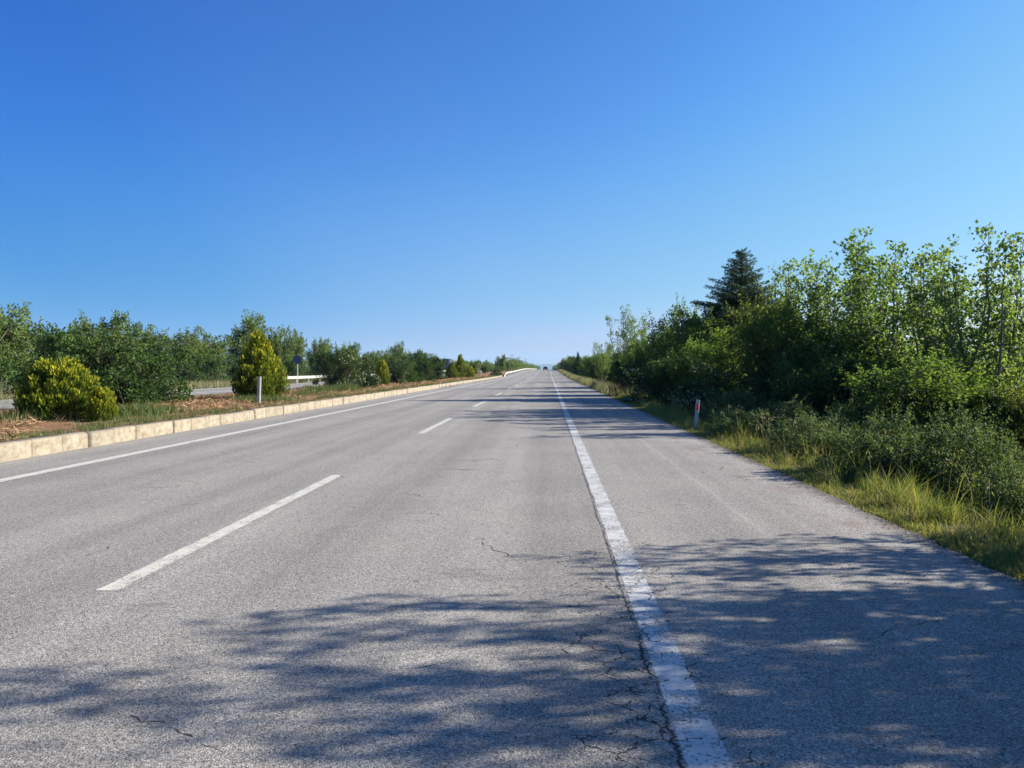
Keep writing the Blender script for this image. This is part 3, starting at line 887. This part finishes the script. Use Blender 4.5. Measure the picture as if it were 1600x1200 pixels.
far_right = [('airy2', 942, 82, 532, 45), ('dense1', 950, 88, 540, 50), ('dense0', 930, 105, 548, 42), ('dense2', 915, 125, 553, 38), ('farc0', 940, 90, 560, 50),
             ('con0', 903, 150, 549, 16), ('far0', 905, 160, 556, 34), ('far1', 897, 190, 556, 30), ('far2', 889, 225, 560, 26), ('far3', 884, 260, 562, 22)]
lab_r = ['thin tree with open twigs, first one beyond the gap left of the dense hedge', 'rounded green tree right behind the first thin tree of the far row',
         'third tree of the far right row, left of the thin twiggy one', 'fourth tree of the far right row, right of the tiny pointed conifer', 'dark bush at the near end of the far right row', 'tiny dark pointed conifer in the far right tree row', 'green tree beside the tiny pointed conifer', 'green tree just left of the tiny pointed conifer', 'second last tree before the right row merges with the far wood', 'last separate tree of the right row towards the vanishing point']
for (kk, px, Y, yt, wp), lb in zip(far_right, lab_r):
    fit(kk, px, Y, yt, wp, lb or 'small green tree in the far right row towards the vanishing point', None if lb else g)
# second row that closes the gaps, seen only between trunks
g = 'shaded bushes deep behind the right tree row'
for i, (px, Y) in enumerate([(1570, 24), (1500, 27), (1420, 30), (1340, 33), (1270, 37), (1200, 43), (1130, 52), (1080, 60), (1040, 72)]):
    fit('bush%d' % (i % 3), px, Y, 548, 200 * 24 / Y + 60, 'shaded bush deep in the hedge ' + ['behind the tallest light green tree', 'behind the tree left of the tallest one', 'behind the fourth tree from the right edge',
        'behind the round-topped twiggy tree', 'behind the thin tree next to the conifer', 'behind the yellow-green tree', 'left of the conifer foot', 'behind the rounded dense green tree', 'behind the left white-flowered bush'][i], g)
# trees beyond the edge of the photo that cast the dappled shade on the near road
g = 'trees whose shade falls over the near road'
for key, X, Y, h, w in [('airy2', 7.3, 6.4, 3.9, 2.8), ('airy0', 7.5, 5.05, 5.4, 3.3), ('dense0', 7.6, 4.5, 4.0, 3.2), ('dense2', 7.4, 3.0, 4.3, 3.2), ('airy1', 7.9, 4.2, 5.1, 2.8), ('dense1', 9.8, 3.8, 4.7, 3.2), ('airy2', 8.3, 1.6, 5.2, 2.4)]:
    plant(key, X, Y, h, w, 'roadside tree outside the right edge, casting the dappled shade over the near road', g)

# ---- median, near to far
def mfit(key, px, Y, ytop, wpx, label, group=None, rot=None):
    X = at(px, Y); return fit(key, px, Y, ytop, wpx, label, group, zb=float(med_z(X, Y)) - 0.03, rot=rot)
mfit('tround', 94, 18.4, 556, 122, 'large rounded golden thuja at the left, in front of the big dark bush', rot=0.5)
mfit('tround', 160, 17.9, 602, 44, 'small rounded golden thuja touching the right side of the large one', rot=2.5)
mfit('bush2', 175, 25.5, 508, 245, 'biggest dark green bush on the median, behind the rounded golden thuja')
mfit('bush1', 108, 26.0, 503, 165, 'left half of the dark green hedge on the median, by the left edge')
mfit('bloom0', 240, 27.0, 560, 90, 'lower dark bush with a few white flowers right of the biggest bush')
mfit('tcone', 406, 31.0, 520, 84, 'pointed golden thuja with a sharp tip, standing behind the white post')
mfit('bloom1', 535, 48.0, 534, 88, 'dark bush with pale flowers on the median, right of the pointed thuja')
mfit('bloom0', 570, 50.0, 550, 50, 'smaller flower-dotted bush joined to the right of the pale-flowered bush')
mfit('tround', 597, 56.0, 561, 24, 'golden thuja tucked behind the pale-flowered median bush')
mfit('bush2', 628, 68.0, 548, 62, 'green median bush just right of the tucked-in golden thuja')
mfit('bloom1', 622, 64.0, 556, 44, 'flower-dotted bush right beside the tucked-in golden thuja')
mfit('bush0', 655, 76.0, 548, 60, 'broad dark green bush in the middle of the median row')
mfit('bush1', 680, 86.0, 556, 36, 'dull brownish-green bush left of the rectangular sign')
mfit('tcone2', 706, 100.0, 567, 22, 'short olive thuja, left one of the trio of thujas')
mfit('tcone2', 719, 108.0, 554, 20, 'tall dark pointed thuja in the middle of the trio')
mfit('tround', 733, 112.0, 571, 18, 'bright golden round thuja, right one of the trio')
mfit('farc0', 776, 140.0, 571, 24, 'dark small bush at the point where the median rail begins')

# ---- far left row beyond the opposite road
g = 'trees behind the opposite carriageway'
gb = 'bushes along the foot of the trees behind the opposite carriageway'
far_left = [(-40, 44, 470, 130), (8, 46, 460, 100), (60, 55, 520, 110), (110, 60, 512, 100), (165, 62, 488, 100), (228, 66, 496, 80), (288, 70, 512, 70), (330, 76, 520, 75),
            (388, 84, 488, 70), (432, 92, 502, 62), (462, 100, 518, 44), (500, 108, 528, 50), (545, 122, 535, 44), (580, 135, 545, 40), (622, 152, 534, 30), (600, 150, 546, 32), (650, 172, 546, 34),
            (675, 190, 549, 30)]
far_lab = ['tree partly outside the left edge of the photo', 'tall pale tree at the left edge of the photo', 'tree seen between the left-edge tree and the big median bush',
           'tree half hidden behind the left part of the big median bush', 'tree top showing above the big dark median bush', 'thin-topped tree right of the big median bush',
           'mid-height tree midway between the big median bush and the pointed thuja', 'mid-height tree just left of the pointed thuja, beyond the opposite road',
           'tallest tree of the far left row, above the pointed thuja', 'tall tree right behind the pointed thuja, sloping down to the right', 'lower tree right behind the round blue sign',
           'tree behind the round sign, left of the flowered bush', 'far tree showing over the pale-flowered median bush', 'far tree above the golden thuja tucked behind the flowered bush',
           'spiky-topped tree rising above the middle median bushes', 'short tree left of the spiky-topped far tree', 'far tree over the broad dark green median bush', 'last far tree left of the rectangular sign']
for i, ((px, Y, yt, wp), lb) in enumerate(zip(far_left, far_lab)):
    fit('far%d' % (i % 4), px, Y, yt, wp, lb or 'mid-height tree in the row behind the opposite carriageway', None if lb else g)
for i, (px, Y) in enumerate([(-20, 41), (40, 45), (100, 50), (160, 54), (220, 58), (280, 62), (330, 67), (370, 73), (420, 80), (460, 88), (500, 97), (540, 108), (580, 122)]):
    fit('farc%d' % (i % 2), px, Y, 556 if i % 2 else 548, 90 * 50 / Y, ['bush at the far side of the opposite road, outside the left edge', 'bush below the tall pale tree at the left edge', 'bush beyond the opposite road, behind the large rounded thuja',
         'bush beyond the opposite road, hidden mostly by the biggest median bush', 'bush beyond the opposite road at the right end of the biggest median bush', 'bush below the thin-topped far tree',
         'bush beyond the opposite road, midway to the pointed thuja', 'bush beyond the opposite road, directly behind the pointed thuja', 'bush right of the pointed thuja, above the pale rail end',
         'bush behind the pole of the round blue sign', 'bush beyond the rail, left of the pale-flowered bush', 'bush beyond the rail behind the pale-flowered bush', 'bush beyond the rail behind the tucked-in golden thuja'][i], gb)
for i, (px, Y, yt, wp) in enumerate([(742, 150, 562, 22), (757, 168, 566, 18), (762, 190, 563, 20), (778, 205, 556, 12), (786, 200, 553, 12), (793, 215, 562, 12)]):
    fit('far%d' % (i % 4), px, Y, yt, wp, ['low green tree just right of the thuja trio', 'small round tree in the gap right of the thuja trio', 'green tree left of the tall pair near the rail start',
        'dark tree, left one of the tall pair near the rail start', 'pale tall tree, right one of the pair near the rail start', 'lower pale tree right of the tall pair'][i])

# far woods on both sides: one mass each
def wood(name, seed, x0, x1, y0, y1, n, hmin, hmax, s):
    rng = np.random.default_rng(seed)
    Y = y0 + (y1 - y0) * rng.random(n) ** 1.5
    ci = np.floor(Y / 7.0).astype(int)
    hh = hmin + (hmax - hmin) * np.random.default_rng(seed + 1).random(ci.max() + 2)[ci]
    dome = np.sqrt(np.clip(1 - ((Y / 7.0 - ci) * 2 - 1) ** 2, 0.1, 1))
    X = rng.uniform(x0, x1, n)
    Z = hh * (0.45 + 0.55 * dome) * rng.random(n) ** 0.6
    P = np.stack([X, Y, Z + gz(X, Y)], 1)
    V, T = leaves(rng, P, rng.normal(size=P.shape), rng.uniform(0.5, 1.2, n) * s, 0.6 * s)
    o = link(name, mesh_from(name, V, T, np.repeat(rng.random(n), 4), L_far))
    return o
tag(wood('far_wood', 1, 7.0, 12.0, 270, 1300, 30000, 3.5, 6.0, 1.0), 'far-off line of trees along the right of the road at the vanishing point', 'woodland', kind='stuff')
tag(wood('far_bushes', 5, -16.5, -10.5, 250, 1000, 16000, 2.2, 4.6, 0.55), 'far-off bushes massed along the median past the start of its rail', 'bushes', kind='stuff')
tag(wood('far_wood', 2, -40.0, -29.5, 240, 1400, 34000, 1.8, 4.2, 0.8), 'far-off line of trees along the left beyond the rails', 'woodland', kind='stuff')

# ------------------------------------------------------------------ grass
rg = np.random.default_rng(21)
def grass_obj(name, mat, sets, label):
    """sets: list of (X, Y, Z, h, w, bend, tint)"""
    G = Geo()
    for X, Y, Z, h, w, bend, tint, ns in sets:
        v, T, m = blades(rg, np.stack([X, Y, Z], 1), h, w, bend, None, ns)
        G.add(v, T, np.repeat(tint, m))
    o = G.obj(name, mat)
    return tag(o, label, 'grass', kind='stuff')

def tuft_xy(n_t, per, x0, x1, y0, y1, spread, pw=1.0):
    tx = rg.uniform(x0, x1, n_t); ty = y0 + (y1 - y0) * rg.random(n_t) ** pw
    i = np.repeat(np.arange(n_t), per)
    return tx[i] + rg.normal(0, spread, len(i)), ty[i] + rg.normal(0, spread, len(i)), i

def seedheads(G, rng, B, H, n_sp=12):
    """nodding oat-like stems"""
    for b, h in zip(B, H):
        az = rng.uniform(0, 6.28); o = np.array([math.cos(az), math.sin(az), 0]); bend = rng.uniform(0.15, 0.55)
        t = np.linspace(0, 1, 6)[:, None]
        p = b + o * h * bend * t ** 2.2 + np.array([0, 0, 1]) * h * (t - 0.22 * t ** 3)
        V, F = tubes(p[None], np.linspace(0.0022, 0.001, 6)[None] * 1.3, 3); G.add(V, F, 0.6)
        u = rng.uniform(0.66, 1.0, n_sp)
        q = np.stack([np.interp(u, t[:, 0], p[:, c]) for c in range(3)], 1) + rng.normal(0, 0.025, (n_sp, 3))
        a = np.broadcast_to(np.array([0, 0, -1.0]) + o * 0.5, (n_sp, 3)) + rng.normal(0, 0.35, (n_sp, 3))
        v, f = leaves(rng, q, a, rng.uniform(0.03, 0.055, n_sp), 0.012); G.add(v, f, 0.9)

# right verge, dense near
sets = []
n = 1000
X, Y, i = tuft_xy(n, 38, 3.44, 4.35, 3.5, 45, 0.05, 1.6)
nt = n
hb = rg.uniform(0.08, 0.34, nt) * np.where(rg.random(nt) < 0.12, 1.6, 1.0); tb = rg.random(nt)
d = np.abs(X - 3.42)
H_ = hb[i] * rg.uniform(0.45, 1.35, len(i)) * np.clip(0.35 + d * 1.3, 0.35, 1.25)
ok = X > 3.40
nk = ok.sum()
# driest next to the asphalt, greener towards the ditch
ti = np.clip(tb[i][ok] * 0.8 + 0.34 - 0.35 * (X[ok] - 3.4) + rg.normal(0.0, 0.22, nk), 0, 1)
sets.append((X[ok], Y[ok], gz(X[ok], Y[ok]) - 0.01, H_[ok], rg.uniform(0.004, 0.010, nk), rg.uniform(0.15, 1.1, nk), ti, 3))
# low leafy weeds and litter at the very edge of the asphalt
n = 26000
X = 3.37 + np.abs(rg.normal(0, 0.22, n)); Y = 3.5 + 45 * rg.random(n) ** 1.6
sets.append((X, Y, gz(X, Y) + 0.005, rg.uniform(0.02, 0.11, n), rg.uniform(0.005, 0.012, n), rg.uniform(0.3, 1.5, n), rg.uniform(0.3, 1.0, n), 2))
# down the ditch side, greener
X, Y, i = tuft_xy(130, 30, 4.4, 5.6, 3.5, 45, 0.09, 1.5)
sets.append((X, Y, gz(X, Y) - 0.02, rg.uniform(0.20, 0.52, len(i)), rg.uniform(0.006, 0.011, len(i)), rg.uniform(0.1, 0.8, len(i)), np.clip(rg.normal(0.15, 0.15, len(i)), 0, 1), 3))
G_ = grass_obj('grass', L_grass, sets, 'sunlit yellow-green grass on the right verge beside the asphalt')
# seeded stems rising out of the verge
GS = Geo()
B = []
n = 150
X = rg.uniform(3.9, 5.6, n); Y = 6.0 + 34 * rg.random(n) ** 1.4
cl = rg.random(n) < 0.6
cx = rg.uniform(4.0, 5.4, 14); cy = 6.5 + 18 * rg.random(14); ii = rg.integers(0, 14, n)
X = np.where(cl, cx[ii] + rg.normal(0, 0.12, n), X); Y = np.where(cl, cy[ii] + rg.normal(0, 0.18, n), Y)
seedheads(GS, rg, np.stack([X, Y, gz(X, Y)], 1), rg.uniform(0.55, 1.05, n))
tag(GS.obj('seeded_grass', L_pale), 'nodding seeded grass stems rising over the right verge', 'grass', kind='stuff')
# pale tall grass of the far verge, both sides
sets = []
for (x0, x1, y0, y1, nt) in ((3.6, 6.6, 40, 330, 3000), (-31.5, -27.2, 35, 300, 2600)):
    X, Y, i = tuft_xy(nt, 14, x0, x1, y0, y1, 0.16, 1.3)
    far = np.clip(Y / 60.0, 1, 5)
    sets.append((X, Y, gz(X, Y) - 0.03, rg.uniform(0.35, 0.95, len(i)), 0.022 * far, rg.uniform(0.1, 0.6, len(i)), np.clip(rg.normal(0.45, 0.25, len(i)), 0, 1), 2))
grass_obj('tall_grass', L_pale, sets, 'pale tall grass along the far verges of both carriageways')

# median grass : green along the kerb, patches elsewhere
sets = []
X, Y, i = tuft_xy(900, 22, -10.3, -9.12, 12, 140, 0.10, 1.8)
hb = rg.uniform(0.04, 0.17, 900)
X = np.minimum(X, -9.10)
far = np.clip(Y / 25.0, 1, 4)
sets.append((X, Y, mz(X, Y) - 0.01, hb[i] * rg.uniform(0.6, 1.3, len(i)), 0.011 * far, rg.uniform(0.1, 0.9, len(i)), np.clip(rg.normal(0.45, 0.25, len(i)), 0, 1), 2))
X, Y, i = tuft_xy(420, 22, -17.4, -10.2, 13, 140, 0.14, 1.5)
hb = rg.uniform(0.05, 0.24, 420)
far = np.clip(Y / 25.0, 1, 4)
sets.append((X, Y, mz(X, Y) - 0.01, hb[i] * rg.uniform(0.6, 1.3, len(i)), 0.012 * far, rg.uniform(0.1, 0.9, len(i)), np.clip(rg.normal(0.4, 0.25, len(i)), 0, 1), 2))
# taller green stand by the small thuja and around the pointed one
for (px, Y0, nn, hh) in ((200, 19.5, 900, 0.42), (230, 20.5, 700, 0.36), (400, 28.5, 700, 0.36), (430, 29.0, 500, 0.3), (500, 40, 900, 0.5), (540, 42, 900, 0.55), (25, 17.5, 500, 0.4), (480, 36, 500, 0.35)):
    x0 = at(px, Y0)
    X = x0 + rg.normal(0, 0.5, nn); Y = Y0 + rg.normal(0, 0.6, nn)
    X = np.minimum(X, -9.15)
    sets.append((X, Y, mz(X, Y) - 0.01, hh * rg.uniform(0.5, 1.2, nn), 0.016, rg.uniform(0.1, 0.7, nn), np.clip(rg.normal(0.3, 0.2, nn), 0, 1), 2))
grass_obj('median_grass', L_green, sets, 'green grass tufts along the kerb and over the median')
# mown straw lying on the median
n = 42000
X = rg.uniform(-17.0, -9.3, n); Y = 12 + 120 * rg.random(n) ** 2.0
pat = np.sin(X * 0.9 + 1.0) + np.sin(Y * 0.45 + X * 0.3) + rg.normal(0, 0.5, n)
ok = pat > -0.4
X, Y = X[ok], Y[ok]
n = len(X)
P = np.stack([X, Y, mz(X, Y) + rg.uniform(0.0, 0.05, n)], 1)
A = np.stack([rg.normal(size=n), rg.normal(size=n), np.abs(rg.normal(0, 0.28, n))], 1)
far = np.clip(Y / 25.0, 1, 4)
V, T = leaves(rg, P, A, rg.uniform(0.10, 0.34, n), 0.012 * far, 0.1)
tag(link('straw', mesh_from('straw', V, T, np.repeat(rg.random(n), 4), L_straw)), 'mown reddish straw lying over the median', 'straw', kind='stuff')
# dark seeded weeds against the opposite road at the left edge
GW = Geo()
n = 90
X = np.array([at(px, yy) for px, yy in zip(rg.uniform(-30, 60, n), rg.uniform(19, 22, n))]); Y = rg.uniform(19, 22, n)
seedheads(GW, rg, np.stack([X, Y, mz(X, Y)], 1), rg.uniform(0.35, 0.75, n), 9)
tag(GW.obj('weeds', L_green), 'thin weeds standing at the far side of the median, by the left edge', 'weeds', kind='stuff')
# grit along the right border of the asphalt
n = 2600
X = np.where(rg.random(n) < 0.8, 3.33 - np.abs(rg.normal(0, 0.10, n)), rg.uniform(2.2, 3.3, n)); Y = 3 + 30 * rg.random(n) ** 1.5
s = rg.uniform(0.003, 0.010, n)
oc = np.array([(1, 0, 0), (0, 1, 0), (-1, 0, 0), (0, -1, 0), (0, 0, 0.8), (0, 0, -0.3)])
V = (np.stack([X, Y, s * 0.3 + 0.001], 1)[:, None] + oc[None] * s[:, None, None] * rg.uniform(0.6, 1.3, (n, 6, 1))).reshape(-1, 3)
tf = np.array([(0, 1, 4), (1, 2, 4), (2, 3, 4), (3, 0, 4), (1, 0, 5), (2, 1, 5), (3, 2, 5), (0, 3, 5)])
T = (np.arange(n)[:, None, None] * 6 + tf[None]).reshape(-1, 3)
M_grit = plain_mat('grit_stone', (0.24, 0.22, 0.20), 0.9, scale=40, var=0.4)
tag(link('grit', mesh_from('grit', V, T, None, M_grit)), 'loose grit scattered near the right border of the asphalt', 'gravel', kind='stuff')

# ------------------------------------------------------------------ roadside things
def delineator(X, Y, z, h, w, lean, yawr, label, red):
    r = bpy.data.objects.new('delineator_post', None); sc.collection.objects.link(r)
    r.location = (X, Y, z); r.rotation_euler = (0, math.radians(lean), math.radians(yawr))
    tag(r, label, 'road post')
    G = Geo()
    # flat-fronted hollow post with folded rounded flanks and a slanted top
    out = [(-w / 2, 0), (-w / 2 + 0.012, -0.018), (w / 2 - 0.012, -0.018), (w / 2, 0), (w * 0.30, 0.05), (w * 0.12, 0.075), (-w * 0.12, 0.075), (-w * 0.30, 0.05)]
    V = []; nn = len(out)
    for zz in (-0.3, h * 0.5, h):
        for x, y in out:
            V.append((x, y, zz if zz < h else h - 0.035 * (y + 0.018) / 0.09))
    F = []
    for k in range(2):
        for q in range(nn):
            F.append((k * nn + q, k * nn + (q + 1) % nn, (k + 1) * nn + (q + 1) % nn, (k + 1) * nn + q))
    G.add(V, F)
    G.add(np.vstack([V[2 * nn:], np.mean(V[2 * nn:], 0)]), [(q, (q + 1) % nn, nn) for q in range(nn)])
    G.obj('post', M_post, r)
    if red:
        R = Geo(); R.bevbox(-0.030, 0.030, -0.030, -0.0185, h - 0.27, h - 0.10, 0.004); R.obj('reflector', M_red, r)
        S = Geo(); S.bevbox(-0.012, 0.012, -0.024, -0.0185, h - 0.52, h - 0.49, 0.002); S.obj('bolt', M_plate, r)
    else:
        S = Geo()
        for q in range(3):
            z0 = h * 0.36 + q * 0.075
            S.box(-0.022, 0.022, -0.0215, -0.0185, z0, z0 + 0.012); S.box(-0.022, 0.022, -0.0215, -0.0185, z0 + 0.04, z0 + 0.052)
            S.box(0.010, 0.022, -0.0215, -0.0185, z0 + 0.0125, z0 + 0.0395)
            S.box(-0.022, -0.010, -0.0215, -0.0185, z0 + 0.0125, z0 + 0.0395)
        S.obj('number_mark', M_blackm, r)
    return r
delineator(3.70, 18.8, -0.08, 0.82, 0.10, 4.0, 0, 'white roadside post with a red reflector, leaning in the right verge grass', True)
xl = at(404, 27.0)
delineator(xl, 27.0, med_z(xl, 27) - 0.02, 1.04, 0.14, 2.0, 6, 'white post with small dark figures in front of the pointed golden thuja', False)

def guard_rail(X, y0, y1, side, label, ramp_start):
    r = bpy.data.objects.new('guard_rail', None); sc.collection.objects.link(r); r.location = (X, y0, 0)
    tag(r, label, 'guard rail')
    prof = [(0.0, 0.155), (0.035, 0.13), (0.05, 0.10), (0.05, 0.06), (0.0, 0.03), (0.0, -0.03), (0.05, -0.06), (0.05, -0.10), (0.035, -0.13), (0.0, -0.155)]
    prof = [(side * (a + 0.05), b) for a, b in prof]
    ys = np.concatenate([[y0], np.arange(y0 + 4, y1, 4.0)])
    zc = 0.62 + rise(ys); st = 0
    V = []
    for y, z in zip(ys, zc):
        for a, b in prof: V.append((a, y - y0, z + b))
        for a, b in prof: V.append((a - side * 0.006, y - y0, z + b))
    m = len(prof); k = 2 * m; F = []
    for q in range(len(ys) - 1):
        for j in range(m - 1):
            F.append((q * k + j, q * k + j + 1, (q + 1) * k + j + 1, (q + 1) * k + j))
            F.append((q * k + m + j, (q + 1) * k + m + j, (q + 1) * k + m + j + 1, q * k + m + j + 1))
    G = Geo(); G.add(V, F); G.obj('beam', M_rail, r)
    pm = Geo(); pm.prism([(-0.05, -0.03), (0.05, -0.03), (0.05, -0.022), (-0.038, -0.022), (-0.038, 0.022), (0.05, 0.022), (0.05, 0.03), (-0.05, 0.03)], -0.5, 0.75, 'z')
    pme = pm.mesh('rail_post', M_pole)
    n = 0
    for y in ys[1:]:
        if n >= 98: break
        o = link('post', pme, r, (-side * 0.02, y - y0, float(rise(y)))); n += 1
    if ramp_start:
        G = Geo(); ya = np.linspace(0, -9, 6); za = np.linspace(0.62, -0.05, 6) ** 1.0
        V = []
        for y, z in zip(ya, za):
            for a, b in prof: V.append((a, y, z + b + float(rise(y0))))
        F = []
        for q in range(5):
            for j in range(m - 1): F.append((q * m + j, (q + 1) * m + j, (q + 1) * m + j + 1, q * m + j + 1))
        G.add(V, F); G.obj('terminal', M_rail, r)
    return r
guard_rail(-26.95, 70, 450, 1, 'pale guard rail on the far side of the opposite carriageway', False)
guard_rail(-8.55, 150, 540, 1, 'white guard rail with a sloping start, along the far median', True)
guard_rail(-17.6, 150, 500, -1, 'pale guard rail between the median and the opposite carriageway, far off', False)

# round sign seen from behind
Ys = 77.0; Xs = at(465, Ys)
r = bpy.data.objects.new('round_sign', None); sc.collection.objects.link(r); r.location = (Xs, Ys, float(gz(Xs, Ys)))
tag(r, 'round dark blue road sign on a thin pole beyond the opposite road', 'road sign')
zc = ztop(Xs, Ys, 562) - float(gz(Xs, Ys))
G = Geo(); a = np.linspace(0, 2 * np.pi, 40, endpoint=False)
G.prism([(0.47 * math.cos(t), zc + 0.47 * math.sin(t)) for t in a], -0.012, 0.012); G.obj('sign_disc', M_signb, r)
G = Geo(); G.tube([(0, 0.05, -0.3), (0, 0.05, zc + 0.35)], 0.035, 10); G.obj('pole', M_pole, r)
G = Geo(); G.box(-0.3, 0.3, 0.0135, 0.03, zc + 0.17, zc + 0.21); G.box(-0.3, 0.3, 0.0135, 0.03, zc - 0.21, zc - 0.17); G.obj('bracket', M_signb, r)

# rectangular sign panel farther on
Ys = 185.0; Xs = at(699, Ys)
r = bpy.data.objects.new('panel_sign', None); sc.collection.objects.link(r); r.location = (Xs, Ys, float(gz(Xs, Ys)))
tag(r, 'grey-blue rectangular sign panel seen from behind, left of the thuja trio', 'road sign')
z1 = ztop(Xs, Ys, 560.5) - float(gz(Xs, Ys)); z0 = z1 - 2.3
G = Geo(); G.bevbox(-1.25, 1.25, -0.02, 0.02, z0, z1, 0.004); G.obj('panel', M_signr, r)
G = Geo()
for q in range(4):
    zz = z0 + 0.25 + q * 0.6; G.box(-1.22, 1.22, -0.07, -0.022, zz, zz + 0.08)
G.obj('stiffener', M_signb, r)
for sx in (-0.8, 0.8):
    G = Geo(); G.tube([(sx, -0.12, -0.3), (sx, -0.12, z1 - 0.05)], 0.05, 10); G.obj('pole', M_pole, r)

# utility poles on the left horizon
g = 'utility poles on the left horizon'
for i, (px, Y) in enumerate([(800, 400), (812, 470), (821, 560)]):
    X = at(px, Y); r = bpy.data.objects.new('utility_pole', None); sc.collection.objects.link(r); r.location = (X, Y, float(gz(X, Y)))
    tag(r, ['left', 'middle', 'right'][i] + ' one of three thin utility poles above the far left trees', 'utility pole', g)
    h = 8.6
    G = Geo(); G.tube([(0, 0, -0.5), (0, 0, h)], [0.17, 0.11], 8); G.obj('pole', B_grey, r)
    G = Geo(); G.box(-0.9, 0.9, -0.16, -0.12, h - 0.5, h - 0.38); G.obj('crossarm', B_grey, r)

# dark car far ahead, seen from behind
Yc = 300.0; Xc = -1.25
r = bpy.data.objects.new('car', None); sc.collection.objects.link(r); r.location = (Xc, Yc, float(rise(Yc)) + 0.004)
tag(r, 'dark car driving away far down the road near the vanishing point', 'car')
G = Geo()
side = [(-2.15, 0.35), (-2.12, 0.75), (-2.0, 0.98), (-1.7, 1.02), (1.0, 1.0), (2.05, 0.82), (2.15, 0.45), (1.9, 0.25), (-1.95, 0.25)]
G.prism(side, -0.88, 0.88, 'x'); G.obj('body', M_car, r)
G = Geo()
prof = [(-1.85, 1.02), (-1.35, 1.42), (-0.4, 1.5), (0.35, 1.42), (1.1, 1.0)]
V = []
for x, k_ in ((-1, 0), (1, 0)):
    for y_, z_ in prof: V.append((x * (0.84 - 0.18 * (z_ - 1.0) / 0.5), y_, z_))
n5 = 5
F = [(q, q + 1, n5 + q + 1, n5 + q) for q in range(4)] + [(0, n5, n5 + 4, 4)]
G.add(V, F); G.add(V[:5], [(0, 1, 2), (0, 2, 3), (0, 3, 4)]); G.add(V[5:], [(0, 1, 2), (0, 2, 3), (0, 3, 4)])
G.obj('cabin', M_car, r)
G = Geo(); G.add([(-0.66, -1.80, 1.08), (0.66, -1.80, 1.08), (0.58, -1.44, 1.375), (-0.58, -1.44, 1.375)], [(0, 1, 2, 3)]); V = np.array(G.V[0]) + [0, -0.03, 0.03]; G = Geo(); G.add(V, [(0, 1, 2, 3)]); G.obj('rear_window', M_glass, r)
for sx in (-1, 1):
    G = Geo(); G.bevbox(min(sx * 0.86, sx * 0.62), max(sx * 0.86, sx * 0.62), -2.175, -2.11, 0.72, 0.86, 0.01); G.obj('tail_light', M_lamp, r)
    for yy in (-1.35, 1.35):
        w_ = Geo(); aa = np.linspace(0, 2 * np.pi, 20, endpoint=False)
        w_.prism([(yy + 0.31 * math.cos(t), 0.31 + 0.31 * math.sin(t)) for t in aa], sx * 0.70 if sx > 0 else -0.90, 0.90 if sx > 0 else -0.70, 'x')
        wo = w_.obj('wheel', M_tyre, r)
G = Geo(); G.box(-0.26, 0.26, -2.165, -2.15, 0.50, 0.61); G.obj('number_plate', M_plate, r)
G = Geo(); G.bevbox(-0.86, 0.86, -2.22, -2.05, 0.30, 0.47, 0.02); G.obj('bumper', M_tyre, r)

# ------------------------------------------------------------------ haze
HZ = Geo(); HZ.box(-9950, 9950, -320, 9950, -2.6, 190)
hm_ = bpy.data.materials.new('haze_air'); hm_.use_nodes = True
t = hm_.node_tree
for n_ in list(t.nodes): t.nodes.remove(n_)
pv = t.nodes.new('ShaderNodeVolumePrincipled'); pv.inputs['Density'].default_value = 0.00009; pv.inputs['Color'].default_value = (0.48, 0.72, 1.0, 1)
oo = t.nodes.new('ShaderNodeOutputMaterial'); t.links.new(pv.outputs[0], oo.inputs['Volume'])
hz = HZ.obj('haze', hm_); tag(hz, 'thin bluish haze lying over the far road and hills', 'haze', kind='stuff')
